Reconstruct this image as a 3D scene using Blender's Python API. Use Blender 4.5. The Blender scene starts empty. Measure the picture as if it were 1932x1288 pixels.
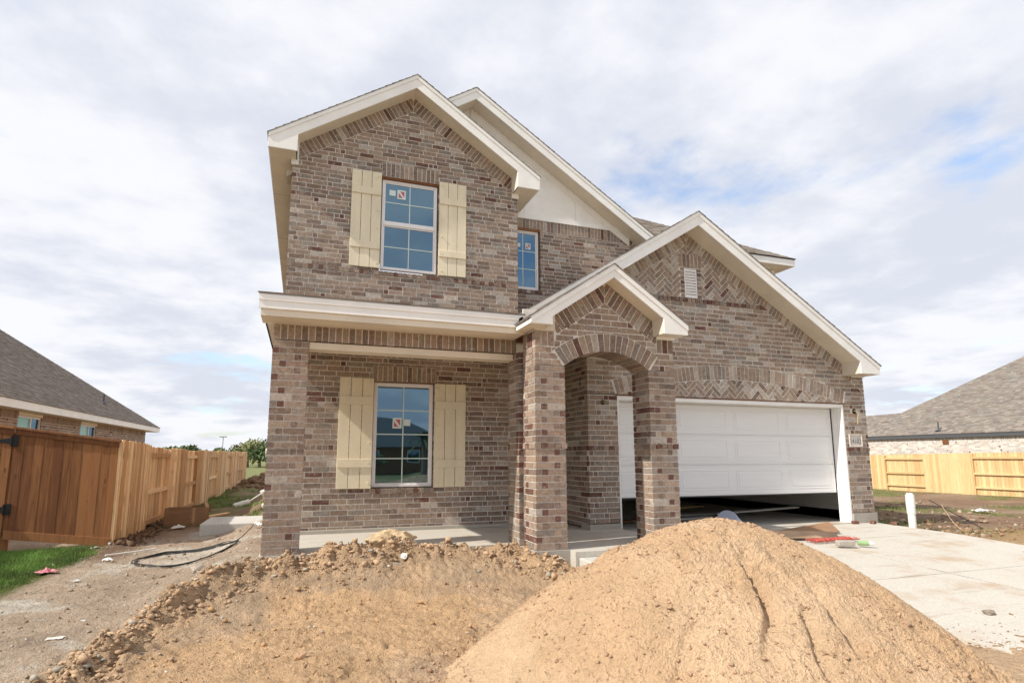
import bpy, math, random
import numpy as np
from mathutils import Vector, Matrix
random.seed(7)
RNG = np.random.default_rng(11)
S = bpy.context.scene
COL = S.collection

# ------------------------------------------------------------------ camera
CX, CY, CZ = 0.3775, -7.2934, 1.1261
YAW, PITCH, FPX = 0.332, 0.1475, 1079.84
cam = bpy.data.cameras.new('camera'); cam_o = bpy.data.objects.new('camera', cam); COL.objects.link(cam_o)
cam.sensor_width = 36.0; cam.lens = 36.0 * FPX / 1932.0
cam.shift_x = 23.16 / 1932.0; cam.shift_y = 56.33 / 1932.0
cam.clip_start = 0.05; cam.clip_end = 3000
cam_o.location = (CX, CY, CZ)
F = Vector((math.sin(YAW) * math.cos(PITCH), math.cos(YAW) * math.cos(PITCH), math.sin(PITCH)))
cam_o.rotation_euler = F.to_track_quat('-Z', 'Y').to_euler()
S.camera = cam_o
R_ = Vector((math.cos(YAW), -math.sin(YAW), 0)); U_ = R_.cross(F)

# ------------------------------------------------------------------ light
SUN_T = Vector((1.0, 0.17, -0.92)).normalized()      # direction the sunlight travels
SUN_EL = math.asin(-SUN_T.z); SUN_AZ = math.atan2(-SUN_T.x, -SUN_T.y)
sl = bpy.data.lights.new('sun', 'SUN'); sl.energy = 4.3; sl.angle = math.radians(0.9); sl.color = (1.0, 0.94, 0.84)
so = bpy.data.objects.new('sun', sl); COL.objects.link(so)
so.rotation_euler = SUN_T.to_track_quat('-Z', 'Y').to_euler()

W = bpy.data.worlds.new('World'); S.world = W; W.use_nodes = True
nt = W.node_tree; nt.nodes.clear()
def N(t, typ, **kw):
    n = t.nodes.new(typ)
    for k, v in kw.items(): setattr(n, k, v)
    return n
def mathn(t, op, a, b=None, c=None, clamp=False):
    n = N(t, 'ShaderNodeMath', operation=op, use_clamp=clamp)
    for i, v in enumerate((a, b, c)):
        if v is None: continue
        if isinstance(v, (int, float)): n.inputs[i].default_value = v
        else: t.links.new(v, n.inputs[i])
    return n.outputs[0]
def mixc(t, fac, a, b, blend='MIX'):
    n = N(t, 'ShaderNodeMix', data_type='RGBA', blend_type=blend)
    for i, v in ((0, fac), (6, a), (7, b)):
        if isinstance(v, (int, float)): n.inputs[i].default_value = v
        elif isinstance(v, tuple): n.inputs[i].default_value = v if len(v) == 4 else (*v, 1)
        else: t.links.new(v, n.inputs[i])
    return n.outputs[2]
def noise(t, vec, scale, detail=4, rough=.55, dist=0.0):
    n = N(t, 'ShaderNodeTexNoise'); n.inputs['Scale'].default_value = scale
    n.inputs['Detail'].default_value = detail; n.inputs['Roughness'].default_value = rough
    n.inputs['Distortion'].default_value = dist
    if vec is not None: t.links.new(vec, n.inputs['Vector'])
    return n.outputs['Fac']
def ramp(t, fac, stops):
    n = N(t, 'ShaderNodeValToRGB'); cr = n.color_ramp
    while len(cr.elements) < len(stops): cr.elements.new(.5)
    for e, (p, c) in zip(cr.elements, stops):
        e.position = p; e.color = (*c, 1) if len(c) == 3 else c
    t.links.new(fac, n.inputs[0]); return n.outputs[0]
def smooth(t, v, a, b):
    n = N(t, 'ShaderNodeMapRange', interpolation_type='SMOOTHSTEP')
    t.links.new(v, n.inputs[0]); n.inputs[1].default_value = a; n.inputs[2].default_value = b
    return n.outputs[0]
sky = N(nt, 'ShaderNodeTexSky', sky_type='NISHITA'); sky.sun_disc = False
sky.sun_elevation = SUN_EL; sky.sun_rotation = SUN_AZ % (2 * math.pi)
sky.air_density = 1.0; sky.dust_density = 1.6; sky.ozone_density = 1.5
tc = N(nt, 'ShaderNodeTexCoord')
sep = N(nt, 'ShaderNodeSeparateXYZ'); nt.links.new(tc.outputs['Generated'], sep.inputs[0])
zc = mathn(nt, 'ADD', mathn(nt, 'MAXIMUM', sep.outputs[2], 0.0), 0.16)
cmb = N(nt, 'ShaderNodeCombineXYZ')
nt.links.new(mathn(nt, 'DIVIDE', sep.outputs[0], zc), cmb.inputs[0])
nt.links.new(mathn(nt, 'DIVIDE', sep.outputs[1], zc), cmb.inputs[1])
cmb.inputs[2].default_value = 14.6
pv = cmb.outputs[0]
c1 = noise(nt, pv, 1.05, 8, .56, .15)
c2 = noise(nt, pv, 3.1, 7, .58, .1)
c3 = noise(nt, pv, 1.35, 8, .56, .15)
c4 = noise(nt, pv, 3.6, 6, .56, .1)
cov = mathn(nt, 'ADD', mathn(nt, 'MULTIPLY', c1, .72), mathn(nt, 'MULTIPLY', c2, .28))
mask = smooth(nt, cov, .34, .45)
shade = smooth(nt, mathn(nt, 'ADD', mathn(nt, 'MULTIPLY', c3, .62), mathn(nt, 'MULTIPLY', c4, .38)), .40, .58)
ccol = mixc(nt, shade, (6.35, 6.65, 7.5), (8.3, 8.4, 8.75))
skyb = mixc(nt, 1.0, sky.outputs[0], (2.1, 2.2, 2.25, 1), 'MULTIPLY')
veil = mathn(nt, 'ADD', mathn(nt, 'MULTIPLY', mask, .80), .19)
scol = mixc(nt, veil, skyb, ccol)
bg = N(nt, 'ShaderNodeBackground'); bg.inputs[1].default_value = 0.094
nt.links.new(scol, bg.inputs[0])
wo = N(nt, 'ShaderNodeOutputWorld'); nt.links.new(bg.outputs[0], wo.inputs[0])
S.view_settings.view_transform = 'Standard'; S.view_settings.look = 'None'
S.view_settings.gamma = 1; S.view_settings.use_curve_mapping = False
S.view_settings.exposure = 0.3
S.render.engine = 'CYCLES'

# ------------------------------------------------------------------ materials
def mat(name, col=None, rough=.8, spec=.3, build=None, metal=0.0):
    m = bpy.data.materials.new(name); m.use_nodes = True; t = m.node_tree
    b = t.nodes['Principled BSDF']; b.inputs['Roughness'].default_value = rough
    b.inputs['Specular IOR Level'].default_value = spec; b.inputs['Metallic'].default_value = metal
    if col: b.inputs['Base Color'].default_value = (*col, 1)
    if build: build(t, b)
    return m
def pos(t, scale=(1, 1, 1), obj=False):
    mp = N(t, 'ShaderNodeMapping'); mp.inputs['Scale'].default_value = scale
    if obj: t.links.new(N(t, 'ShaderNodeTexCoord').outputs['Object'], mp.inputs[0])
    else: t.links.new(N(t, 'ShaderNodeNewGeometry').outputs['Position'], mp.inputs[0])
    return mp.outputs[0]
def bump(t, b, h, strength=.4, dist=.01):
    n = N(t, 'ShaderNodeBump'); n.inputs['Strength'].default_value = strength; n.inputs['Distance'].default_value = dist
    t.links.new(h, n.inputs['Height']); t.links.new(n.outputs[0], b.inputs['Normal'])
def varied(c, amt=.12, scale=6, fine=60, bs=.3, bd=.004, stretch=(1, 1, 1), rnd=0.0):
    def f(t, b):
        p = pos(t, stretch)
        n1 = noise(t, p, scale, 5); n2 = noise(t, p, fine, 3)
        v = mathn(t, 'ADD', mathn(t, 'MULTIPLY', n1, 1.2), mathn(t, 'MULTIPLY', n2, .8))
        lo = tuple(x * (1 - amt * 2) for x in c); hi = tuple(min(1, x * (1 + amt * 1.6)) for x in c)
        o = ramp(t, v, [(.62 / 2 + .1, lo), (.65, hi)]) if False else mixc(t, smooth(t, v, .7, 1.3), lo, hi)
        if rnd:
            oi = N(t, 'ShaderNodeObjectInfo').outputs['Random']
            mr = N(t, 'ShaderNodeMapRange'); t.links.new(oi, mr.inputs[0]); mr.inputs[3].default_value = 1 - rnd; mr.inputs[4].default_value = 1 + rnd
            o = mixc(t, 1.0, o, mr.outputs[0], 'MULTIPLY')
        t.links.new(o, b.inputs['Base Color']); bump(t, b, n2, bs, bd)
    return f
def m_brick(t, b):
    a = N(t, 'ShaderNodeAttribute', attribute_name='col').outputs['Color']
    p = pos(t)
    n1 = noise(t, p, 22, 5, .65); n2 = noise(t, pos(t, (150, 150, 26)), 1.0, 4, .6); n3 = noise(t, p, 130, 2)
    k = mathn(t, 'ADD', mathn(t, 'MULTIPLY', n1, .9), mathn(t, 'MULTIPLY', n2, .8))
    mr = N(t, 'ShaderNodeMapRange'); t.links.new(k, mr.inputs[0])
    mr.inputs[1].default_value = .55; mr.inputs[2].default_value = 1.15; mr.inputs[3].default_value = .52; mr.inputs[4].default_value = 1.46
    c = mixc(t, 1.0, a, mr.outputs[0], 'MULTIPLY')
    sm = noise(t, pos(t, (9, 9, 22)), 1.0, 5, .7)
    f = mathn(t, 'MULTIPLY', smooth(t, sm, .52, .68), mathn(t, 'MULTIPLY', smooth(t, n2, .42, .6), .75))
    c = mixc(t, f, c, (.52, .46, .39))
    t.links.new(c, b.inputs['Base Color'])
    bump(t, b, mathn(t, 'ADD', n3, mathn(t, 'MULTIPLY', n2, 1.2)), .5, .004)
M = {}
M['brick'] = mat('brick_clay', rough=.92, spec=.15, build=m_brick)
M['mortar'] = mat('mortar', rough=.95, spec=.1, build=varied((.70, .665, .61), .10, 9, 160, .5, .003))
M['fascia'] = mat('white_trim_paint', rough=.55, build=varied((.88, .87, .84), .03, 3, 90, .12, .002, (1, 1, 1)))
M['soffit'] = mat('beige_soffit_paint', rough=.6, build=varied((.74, .67, .555), .04, 2, 50, .1, .002))
M['siding'] = mat('white_siding_paint', rough=.6, build=varied((.87, .855, .81), .025, 4, 110, .35, .0025))
M['shutter'] = mat('cream_shutter_paint', rough=.6, build=varied((.76, .675, .50), .04, 5, 90, .25, .002, (1, 1, .25)))
M['vinyl'] = mat('white_vinyl', (.82, .80, .80), .35)
M['doorw'] = mat('white_steel_door', rough=.4, build=varied((.80, .80, .80), .015, 3, 220, .25, .0012, (.25, 1, 3)))
M['muntin'] = mat('pale_green_grille', (.60, .72, .68), .5)
def m_glass(t, b):
    out = t.nodes['Material Output']
    g = N(t, 'ShaderNodeBsdfGlossy'); g.inputs['Color'].default_value = (.29, .45, .58, 1); g.inputs['Roughness'].default_value = .015
    d = N(t, 'ShaderNodeBsdfDiffuse'); d.inputs['Color'].default_value = (.012, .03, .035, 1)
    mx = N(t, 'ShaderNodeMixShader'); mx.inputs[0].default_value = .42
    wav = noise(t, pos(t), 1.6, 1)
    bn = N(t, 'ShaderNodeBump'); bn.inputs['Strength'].default_value = .12; bn.inputs['Distance'].default_value = .01
    t.links.new(wav, bn.inputs['Height']); t.links.new(bn.outputs[0], g.inputs['Normal'])
    t.links.new(d.outputs[0], mx.inputs[1]); t.links.new(g.outputs[0], mx.inputs[2]); t.links.new(mx.outputs[0], out.inputs[0])
M['glass'] = mat('window_glass', build=m_glass)
M['aqua'] = mat('aqua_glass_film', (.25, .55, .56), .25)
M['dark'] = mat('dark_void', (.012, .011, .010), .9)
M['black'] = mat('black_metal', (.015, .015, .016), .45)
M['rubber'] = mat('black_hose_rubber', (.03, .032, .035), .5)
M['yellow'] = mat('yellow_cable', (.62, .50, .25), .6)
M['plaque'] = mat('cream_stone_plaque', rough=.7, build=varied((.66, .60, .54), .04, 20, 120, .2, .002))
M['ink'] = mat('dark_numeral', (.12, .15, .17), .6)
M['red'] = mat('red_print', (.50, .13, .16), .5)
M['sticker'] = mat('white_sticker', (.66, .76, .74), .5)
def m_conc(base, stain, amt):
    def f(t, b):
        p = pos(t); n1 = noise(t, p, 1.3, 7, .65); n2 = noise(t, p, 45, 4); n3 = noise(t, pos(t, (.8, 6, 6)), 1.0, 6, .7)
        c = mixc(t, smooth(t, n2, .3, .7), tuple(x * .88 for x in base), tuple(min(1, x * 1.06) for x in base))
        c = mixc(t, mathn(t, 'MULTIPLY', smooth(t, n1, .5, .74), amt), c, stain)
        c = mixc(t, mathn(t, 'MULTIPLY', smooth(t, n3, .54, .72), amt * .8), c, tuple(x * .8 for x in stain))
        t.links.new(c, b.inputs['Base Color']); bump(t, b, n2, .35, .003)
    return f
M['concrete'] = mat('pale_concrete', rough=.85, build=m_conc((.54, .505, .445), (.43, .325, .23), 1.0))
M['concrete2'] = mat('grey_concrete', rough=.9, build=m_conc((.42, .39, .34), (.34, .28, .22), .6))
M['conc_white'] = mat('new_concrete', rough=.85, build=m_conc((.54, .53, .49), (.42, .37, .30), .45))
def m_attr(nscale, amt, bs, bd, fine=90):
    def f(t, b):
        a = N(t, 'ShaderNodeAttribute', attribute_name='col').outputs['Color']
        p = pos(t); n1 = noise(t, p, nscale, 6, .65); n2 = noise(t, p, fine, 4, .7); n3 = noise(t, p, fine * .28, 4, .7)
        k = mathn(t, 'ADD', mathn(t, 'MULTIPLY', n1, .8), mathn(t, 'ADD', mathn(t, 'MULTIPLY', n2, .6), mathn(t, 'MULTIPLY', n3, .6)))
        mr = N(t, 'ShaderNodeMapRange'); t.links.new(k, mr.inputs[0])
        mr.inputs[1].default_value = .7; mr.inputs[2].default_value = 1.3; mr.inputs[3].default_value = 1 - amt; mr.inputs[4].default_value = 1 + amt
        t.links.new(mixc(t, 1.0, a, mr.outputs[0], 'MULTIPLY'), b.inputs['Base Color'])
        bump(t, b, mathn(t, 'ADD', n2, mathn(t, 'MULTIPLY', n3, 1.5)), bs, bd)
    return f
M['soil'] = mat('bare_soil', rough=.97, spec=.08, build=m_attr(2.2, .34, 1.0, .035, 55))
M['sand'] = mat('orange_sand', rough=.97, spec=.08, build=m_attr(3, .16, 1.0, .045, 60))
M['clod'] = mat('soil_clods', rough=.97, spec=.08, build=m_attr(9, .22, .7, .008, 120))
M['shingle'] = mat('asphalt_shingle', rough=.95, spec=.1, build=m_attr(30, .16, .5, .004, 220))
def m_wood(c1, c2, rnd=.16):
    def f(t, b):
        p = pos(t, (7, 7, .55)); n1 = noise(t, p, 3.2, 6, .6, .6); n2 = noise(t, pos(t, (60, 60, 2.2)), 1.0, 4, .6)
        oi = N(t, 'ShaderNodeObjectInfo').outputs['Random']
        k = mathn(t, 'ADD', mathn(t, 'MULTIPLY', n1, .7), mathn(t, 'ADD', mathn(t, 'MULTIPLY', n2, .3), mathn(t, 'MULTIPLY', mathn(t, 'SUBTRACT', oi, .5), rnd * 3)))
        c = mixc(t, smooth(t, k, .25, .78), c1, c2)
        kn = N(t, 'ShaderNodeTexVoronoi'); kn.inputs['Scale'].default_value = 1.0
        t.links.new(pos(t, (5.5, 5.5, 1.7)), kn.inputs['Vector'])
        kf = mathn(t, 'LESS_THAN', kn.outputs['Distance'], .085)
        c = mixc(t, mathn(t, 'MULTIPLY', kf, .6), c, tuple(x * .45 for x in c1))
        t.links.new(c, b.inputs['Base Color']); bump(t, b, n2, .4, .003)
    return f
M['cedar'] = mat('raw_cedar', rough=.8, build=m_wood((.52, .30, .14), (.90, .63, .375), .22))
M['pine'] = mat('yellow_pine', rough=.8, build=m_wood((.54, .36, .17), (.74, .55, .30), .12))
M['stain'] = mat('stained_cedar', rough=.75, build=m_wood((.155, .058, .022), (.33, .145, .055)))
M['card'] = mat('cardboard', rough=.85, build=varied((.30, .175, .10), .08, 3, 60, .15, .002, (1, 1, 6)))
M['card2'] = mat('pale_cardboard', rough=.85, build=varied((.44, .30, .19), .08, 3, 60, .15, .002))
M['rock'] = mat('limestone', rough=.95, build=m_attr(6, .25, .9, .012, 60))
M['pvc'] = mat('white_pvc', rough=.4, build=varied((.80, .79, .74), .03, 6, 60, .1, .001))
M['metalg'] = mat('galvanised_metal', (.42, .43, .44), .4, metal=.6)
M['greymet'] = mat('dark_grey_gutter', (.085, .09, .10), .5)
M['whitebrick'] = mat('white_brick_clay', rough=.92, build=m_brick)
M['bluep'] = mat('blue_plastic', (.03, .10, .62), .35)
M['pink'] = mat('pink_wrapper', (.62, .24, .27), .5)
M['redmesh'] = mat('red_mesh_plastic', (.48, .10, .08), .8)
M['green'] = mat('green_label_plastic', (.28, .42, .20), .6)
M['bucket'] = mat('grey_blue_plastic', (.30, .34, .43), .4)
M['drywall'] = mat('garage_drywall', (.66, .64, .60), .9)
M['trash'] = mat('white_litter', (.74, .74, .72), .6)
def m_leaf(c):
    def f(t, b):
        oi = noise(t, pos(t), 1.3, 4)
        t.links.new(mixc(t, smooth(t, oi, .35, .65), tuple(x * .55 for x in c), tuple(x * 1.4 for x in c)), b.inputs['Base Color'])
    return f
M['leaf'] = mat('tree_leaves', rough=.7, build=m_leaf((.22, .23, .10)))
M['leaf2'] = mat('dark_tree_leaves', rough=.7, build=m_leaf((.11, .155, .065)))
M['bark'] = mat('tree_bark', (.16, .13, .10), .9)
M['grass'] = mat('green_grass_blades', rough=.7, build=m_leaf((.14, .25, .05)))
M['weed'] = mat('weed_blades', rough=.8, build=m_leaf((.16, .19, .06)))

# ------------------------------------------------------------------ mesh helpers
class MB:
    def __init__(s): s.v = []; s.f = []; s.c = []
    def add(s, vs, fs, col=None):
        o = len(s.v); s.v.extend(tuple(p) for p in vs); s.f.extend(tuple(i + o for i in f) for f in fs)
        s.c.extend([col or (1, 1, 1)] * len(vs)); return s
    def box(s, x0, x1, y0, y1, z0, z1, col=None):
        vs = [(x, y, z) for z in (z0, z1) for y in (y0, y1) for x in (x0, x1)]
        return s.add(vs, [(0, 2, 3, 1), (4, 5, 7, 6), (0, 1, 5, 4), (2, 6, 7, 3), (0, 4, 6, 2), (1, 3, 7, 5)], col)
    def prism(s, poly, fr, n0, n1, col=None):
        """poly in (u,v) extruded from n0 (back) to n1 (front) in frame fr=(O,U,V,N)"""
        O, U, V, Nn = fr; k = len(poly)
        nf = n1 if callable(n1) else (lambda u, v: n1)
        vs = [O + U * u + V * v + Nn * n0 for u, v in poly] + [O + U * u + V * v + Nn * nf(u, v) for u, v in poly]
        fs = [tuple(reversed(range(k))), tuple(range(k, 2 * k))] + [(i, (i + 1) % k, k + (i + 1) % k, k + i) for i in range(k)]
        return s.add(vs, fs, col)
    def tube(s, pts, r, seg=8, col=None, cap=True):
        pts = [Vector(p) for p in pts]; rs = r if isinstance(r, (list, tuple)) else [r] * len(pts)
        vs = []; up = Vector((0, 0, 1))
        for i, p in enumerate(pts):
            d = (pts[min(i + 1, len(pts) - 1)] - pts[max(i - 1, 0)]).normalized()
            a = d.cross(up if abs(d.z) < .95 else Vector((1, 0, 0))).normalized(); b_ = a.cross(d)
            for k in range(seg):
                t = 2 * math.pi * k / seg; vs.append(p + a * math.cos(t) * rs[i] + b_ * math.sin(t) * rs[i])
        fs = []
        for i in range(len(pts) - 1):
            for k in range(seg):
                fs.append((i * seg + k, i * seg + (k + 1) % seg, (i + 1) * seg + (k + 1) % seg, (i + 1) * seg + k))
        if cap:
            fs.append(tuple(range(seg))[::-1]); fs.append(tuple((len(pts) - 1) * seg + k for k in range(seg)))
        return s.add(vs, fs, col)
    def build(s, name, m=None, parent=None, label=None, cat=None, group=None, kind=None, smooth=False, ms=None):
        me = bpy.data.meshes.new(name); me.from_pydata(s.v, [], s.f)
        if s.v and any(c != (1, 1, 1) for c in s.c):
            a = me.color_attributes.new('col', 'FLOAT_COLOR', 'POINT')
            arr = np.ones((len(s.v), 4), np.float32); arr[:, :3] = np.array(s.c, np.float32); a.data.foreach_set('color', arr.ravel())
        if m: me.materials.append(M[m] if isinstance(m, str) else m)
        if smooth: me.polygons.foreach_set('use_smooth', [True] * len(me.polygons))
        me.validate(); me.update()
        o = bpy.data.objects.new(name, me); COL.objects.link(o)
        return tag(o, label, cat, group, kind, parent)
def tag(o, label=None, cat=None, group=None, kind=None, parent=None):
    if label: o['label'] = label
    if cat: o['category'] = cat
    if group: o['group'] = group
    if kind: o['kind'] = kind
    if parent: o.parent = parent
    return o
def empty(name, loc=(0, 0, 0), label=None, cat=None, group=None):
    o = bpy.data.objects.new(name, None); COL.objects.link(o); o.location = loc; o.empty_display_size = .2
    return tag(o, label, cat, group)
def share(src, name, loc, parent=None, rot=None, scale=None, **kw):
    o = src.copy(); o.name = name; COL.objects.link(o); o.location = loc
    if rot: o.rotation_euler = rot
    if scale: o.scale = scale
    if parent: o.parent = parent
    return tag(o, **kw)
def bevel(o, w=.004, seg=1):
    b = o.modifiers.new('bevel', 'BEVEL'); b.width = w; b.segments = seg; b.limit_method = 'ANGLE'; return o
V3 = Vector
def frameY(y): return (V3((0, y, 0)), V3((1, 0, 0)), V3((0, 0, 1)), V3((0, -1, 0)))       # faces the camera (-Y)
def frameXm(x): return (V3((x, 0, 0)), V3((0, -1, 0)), V3((0, 0, 1)), V3((-1, 0, 0)))      # faces -X, u = -Y
def frameXp(x): return (V3((x, 0, 0)), V3((0, 1, 0)), V3((0, 0, 1)), V3((1, 0, 0)))        # faces +X, u = Y
# 2D convex helpers (counter-clockwise polygons)
def area(p): return .5 * sum(p[i][0] * p[(i + 1) % len(p)][1] - p[(i + 1) % len(p)][0] * p[i][1] for i in range(len(p)))
def ccw(p): return p if area(p) > 0 else p[::-1]
def clip_half(p, a, b, keep_left=True):
    out = []; s = 1 if keep_left else -1
    f = lambda q: s * ((b[0] - a[0]) * (q[1] - a[1]) - (b[1] - a[1]) * (q[0] - a[0]))
    for i in range(len(p)):
        q, r = p[i], p[(i + 1) % len(p)]; fq, fr_ = f(q), f(r)
        if fq >= 0: out.append(q)
        if (fq > 0 > fr_) or (fq < 0 < fr_):
            t = fq / (fq - fr_); out.append((q[0] + t * (r[0] - q[0]), q[1] + t * (r[1] - q[1])))
    return out
def bb(p): xs = [q[0] for q in p]; ys = [q[1] for q in p]; return min(xs), max(xs), min(ys), max(ys)
def clip_poly(p, reg):
    for i in range(len(reg)):
        if len(p) < 3: return []
        p = clip_half(p, reg[i], reg[(i + 1) % len(reg)])
    return p if len(p) > 2 and abs(area(p)) > 1e-6 else []
def subtract(p, hole):
    a, b = bb(p), bb(hole)
    if a[1] <= b[0] or a[0] >= b[1] or a[3] <= b[2] or a[2] >= b[3]: return [p]
    out = []; cur = p
    for i in range(len(hole)):
        A, B = hole[i], hole[(i + 1) % len(hole)]
        o = clip_half(cur, A, B, False)
        if len(o) > 2 and abs(area(o)) > 1e-6: out.append(o)
        cur = clip_half(cur, A, B, True)
        if len(cur) < 3 or abs(area(cur)) < 1e-6: return out if cur != p else [p]
    return out
def grow(p, d):
    p = ccw(p); n = len(p); out = []
    for i in range(n):
        a, b, c = p[i - 1], p[i], p[(i + 1) % n]
        e1 = (b[0] - a[0], b[1] - a[1]); e2 = (c[0] - b[0], c[1] - b[1])
        l1 = math.hypot(*e1) or 1; l2 = math.hypot(*e2) or 1
        n1 = (e1[1] / l1, -e1[0] / l1); n2 = (e2[1] / l2, -e2[0] / l2)
        k = 1 + n1[0] * n2[0] + n1[1] * n2[1]
        out.append((b[0] + d * (n1[0] + n2[0]) / max(k, .3), b[1] + d * (n1[1] + n2[1]) / max(k, .3)))
    return out
def rect(x0, x1, y0, y1): return [(x0, y0), (x1, y0), (x1, y1), (x0, y1)]

# ------------------------------------------------------------------ bricks
Cc = 0.0813; BL = .254; BH = .0857; J = .0125
PAL = {'tan': (.325, .240, .182), 'brn': (.225, .160, .124), 'red': (.155, .078, .060), 'crm': (.43, .365, .305), 'gry': (.27, .22, .18), 'pink': (.31, .215, .165)}
MIX = {'front': dict(tan=.44, brn=.24, red=.03, crm=.08, gry=.14, pink=.08),
       'upper': dict(tan=.34, brn=.30, red=.03, crm=.12, gry=.17, pink=.04),
       'garage': dict(tan=.56, brn=.06, red=.02, crm=.26, gry=.12, pink=.05),
       'head': dict(tan=.20, brn=.38, red=.32, crm=.02, gry=.08, pink=0.0),
       'pillar': dict(tan=.68, brn=.07, red=.01, crm=.05, gry=.09, pink=.10),
       'sold': dict(tan=.46, brn=.26, red=.05, crm=.05, gry=.18, pink=0.0),
       'soldg': dict(tan=.56, brn=.06, red=.01, crm=.24, gry=.14, pink=0.0)}
def bcol(kind):
    r = random.random(); k = 'tan'
    for n_, w in MIX[kind].items():
        r -= w
        if r <= 0: k = n_; break
    c = PAL[k]; s = random.uniform(.89, 1.12); h = random.uniform(-.03, .03)
    return (c[0] * s * (1 + h) * .97, c[1] * s * .99, c[2] * s * (1 - h) * 1.02)
BRICKS = []      # (verts, faces, colour, screen area, wall)
def screen_area(c, n, a):
    d = c - V3((CX, CY, CZ)); dep = d.dot(F)
    if dep < .5: return 0
    x = d.dot(R_) / dep * FPX + 942.8; y = 700.3 - d.dot(U_) / dep * FPX
    if not (0 < x < 1932 and 0 < y < 1288): return 0
    return a * abs(d.normalized().dot(n)) * (FPX / dep) ** 2 if d.dot(n) < 0 else 0
def add_brick(vs, fs, col, c, n, a, wall): BRICKS.append((vs, fs, col, screen_area(c, n, a), wall))
def prism_brick(poly, fr, n0, n1, col, wall):
    mb = MB(); mb.prism(poly, fr, n0, n1)
    u = sum(p[0] for p in poly) / len(poly); v = sum(p[1] for p in poly) / len(poly)
    add_brick(mb.v, mb.f, col, fr[0] + fr[1] * u + fr[2] * v, fr[3], abs(area(poly)), wall)
def box_brick(x0, x1, y0, y1, z0, z1, col, wall, n=V3((0, -1, 0))):
    mb = MB(); mb.box(x0, x1, y0, y1, z0, z1)
    a = (x1 - x0) * (z1 - z0) if abs(n.y) > .5 else (y1 - y0) * (z1 - z0)
    add_brick(mb.v, mb.f, col, V3(((x0 + x1) / 2, y0 if n.y < -.5 else (y0 + y1) / 2, (z0 + z1) / 2)), n, a, wall)
def place(rects, regs, holes, fr, wall, kind, thick=.07, proud=0.0, jit=.0022):
    holes = [ccw(h) for h in holes]
    regs = [ccw(grow(r, -.0047)) for r in regs]; bbs = [bb(r) for r in regs]
    for item in rects:
        rc = item[0]; kd = item[1] if item[1] else kind
        a = bb(rc); col = None
        for reg, b in zip(regs, bbs):
            if a[1] <= b[0] or a[0] >= b[1] or a[3] <= b[2] or a[2] >= b[3]: continue
            q = clip_poly(rc, reg)
            if not q: continue
            ps = [q]
            for h in holes: ps = [x for p_ in ps for x in subtract(p_, h)]
            for p_ in ps:
                if abs(area(p_)) < .0006: continue
                if col is None: col = bcol(kd); pr = proud + random.uniform(-jit, jit)
                prism_brick(p_, fr, -thick, pr, col, wall)
def running(u0, u1, v0, v1, phase=0.0, head=.10, module=BL):
    k0 = int(math.floor(v0 / Cc + 1e-6)) - 1; out = []
    for k in range(k0, int(math.ceil(v1 / Cc)) + 1):
        z = k * Cc; u = u0 - BL * 1.5 + (BL / 2 if k % 2 else 0) + phase + random.uniform(-.03, .03)
        if z > v1 or z + Cc < v0: continue
        while u < u1:
            if random.random() < head: w = BH; kd = 'head'
            else: w = module; kd = None
            out.append((rect(u + J / 2, u + w - J / 2, z + J / 2, z + Cc - J / 2), kd)); u += w
    return out
def soldiers(u0, u1, v0, v1, w=Cc, kind=None):
    n = max(1, round((u1 - u0) / w)); w = (u1 - u0) / n
    return [(rect(u0 + i * w + J / 2, u0 + (i + 1) * w - J / 2, v0, v1), kind) for i in range(n)]
def rot_rect(r, ang, o):
    c, s = math.cos(ang), math.sin(ang); return [(o[0] + x * c - y * s, o[1] + x * s + y * c) for x, y in r]
def rake_soldiers(ax, az, slope, side, x_end, th=.254):
    """soldier bricks along a rake that starts at the apex (ax, az) and falls to x_end"""
    ang = math.atan(-slope if side > 0 else slope); L = abs(x_end - ax) / math.cos(math.atan(slope)) + .2; out = []
    k = 0
    while k * Cc < L:
        a, b = k * Cc + J / 2 - .12, (k + 1) * Cc - J / 2 - .12
        r = rect(a, b, -th, 0) if side > 0 else rect(-b, -a, -th, 0)
        out.append((ccw(rot_rect(r, ang, (ax, az))), None)); k += 1
    return out
def herring(cx, cy, ext, w=.0813):
    out = []; n = 3; K = int(ext / w) + 4
    for j in range(-K, K):
        for m in range(-K // (2 * n) - 1, K // (2 * n) + 2):
            x = j + 2 * n * m
            if abs(x) < K * 1.5: out.append((rect(x * w + J / 2, (x + n) * w - J / 2, j * w + J / 2, (j + 1) * w - J / 2), None))
            y = j - 2 * n + 1 + 2 * n * m
            if abs(y) < K * 1.5: out.append((rect(j * w + J / 2, (j + 1) * w - J / 2, y * w + J / 2, (y + n) * w - J / 2), None))
    return [(ccw(rot_rect(r, math.pi / 4, (cx, cy))), k) for r, k in out]
def arch_ring(cx, cz, r0, r1, a0, a1, n, fr, wall, kind, thick, layers=None):
    for i in range(n):
        t0 = a0 + (a1 - a0) * i / n; t1 = a0 + (a1 - a0) * (i + 1) / n; g = J / 2 / r0
        p = ccw([(cx + math.sin(t) * r, cz + math.cos(t) * r) for t, r in ((t0 + g, r0), (t0 + g, r1 - .004), (t1 - g, r1 - .004), (t1 - g, r0))])
        col = bcol(kind)
        for (a, b) in (layers or [(-thick, random.uniform(-.002, .002))]): prism_brick(p, fr, a, b, col, wall)
def circ(cx, cz, r, a0, a1, n): return [(cx + math.sin(a0 + (a1 - a0) * i / n) * r, cz + math.cos(a0 + (a1 - a0) * i / n) * r) for i in range(n + 1)]
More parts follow.
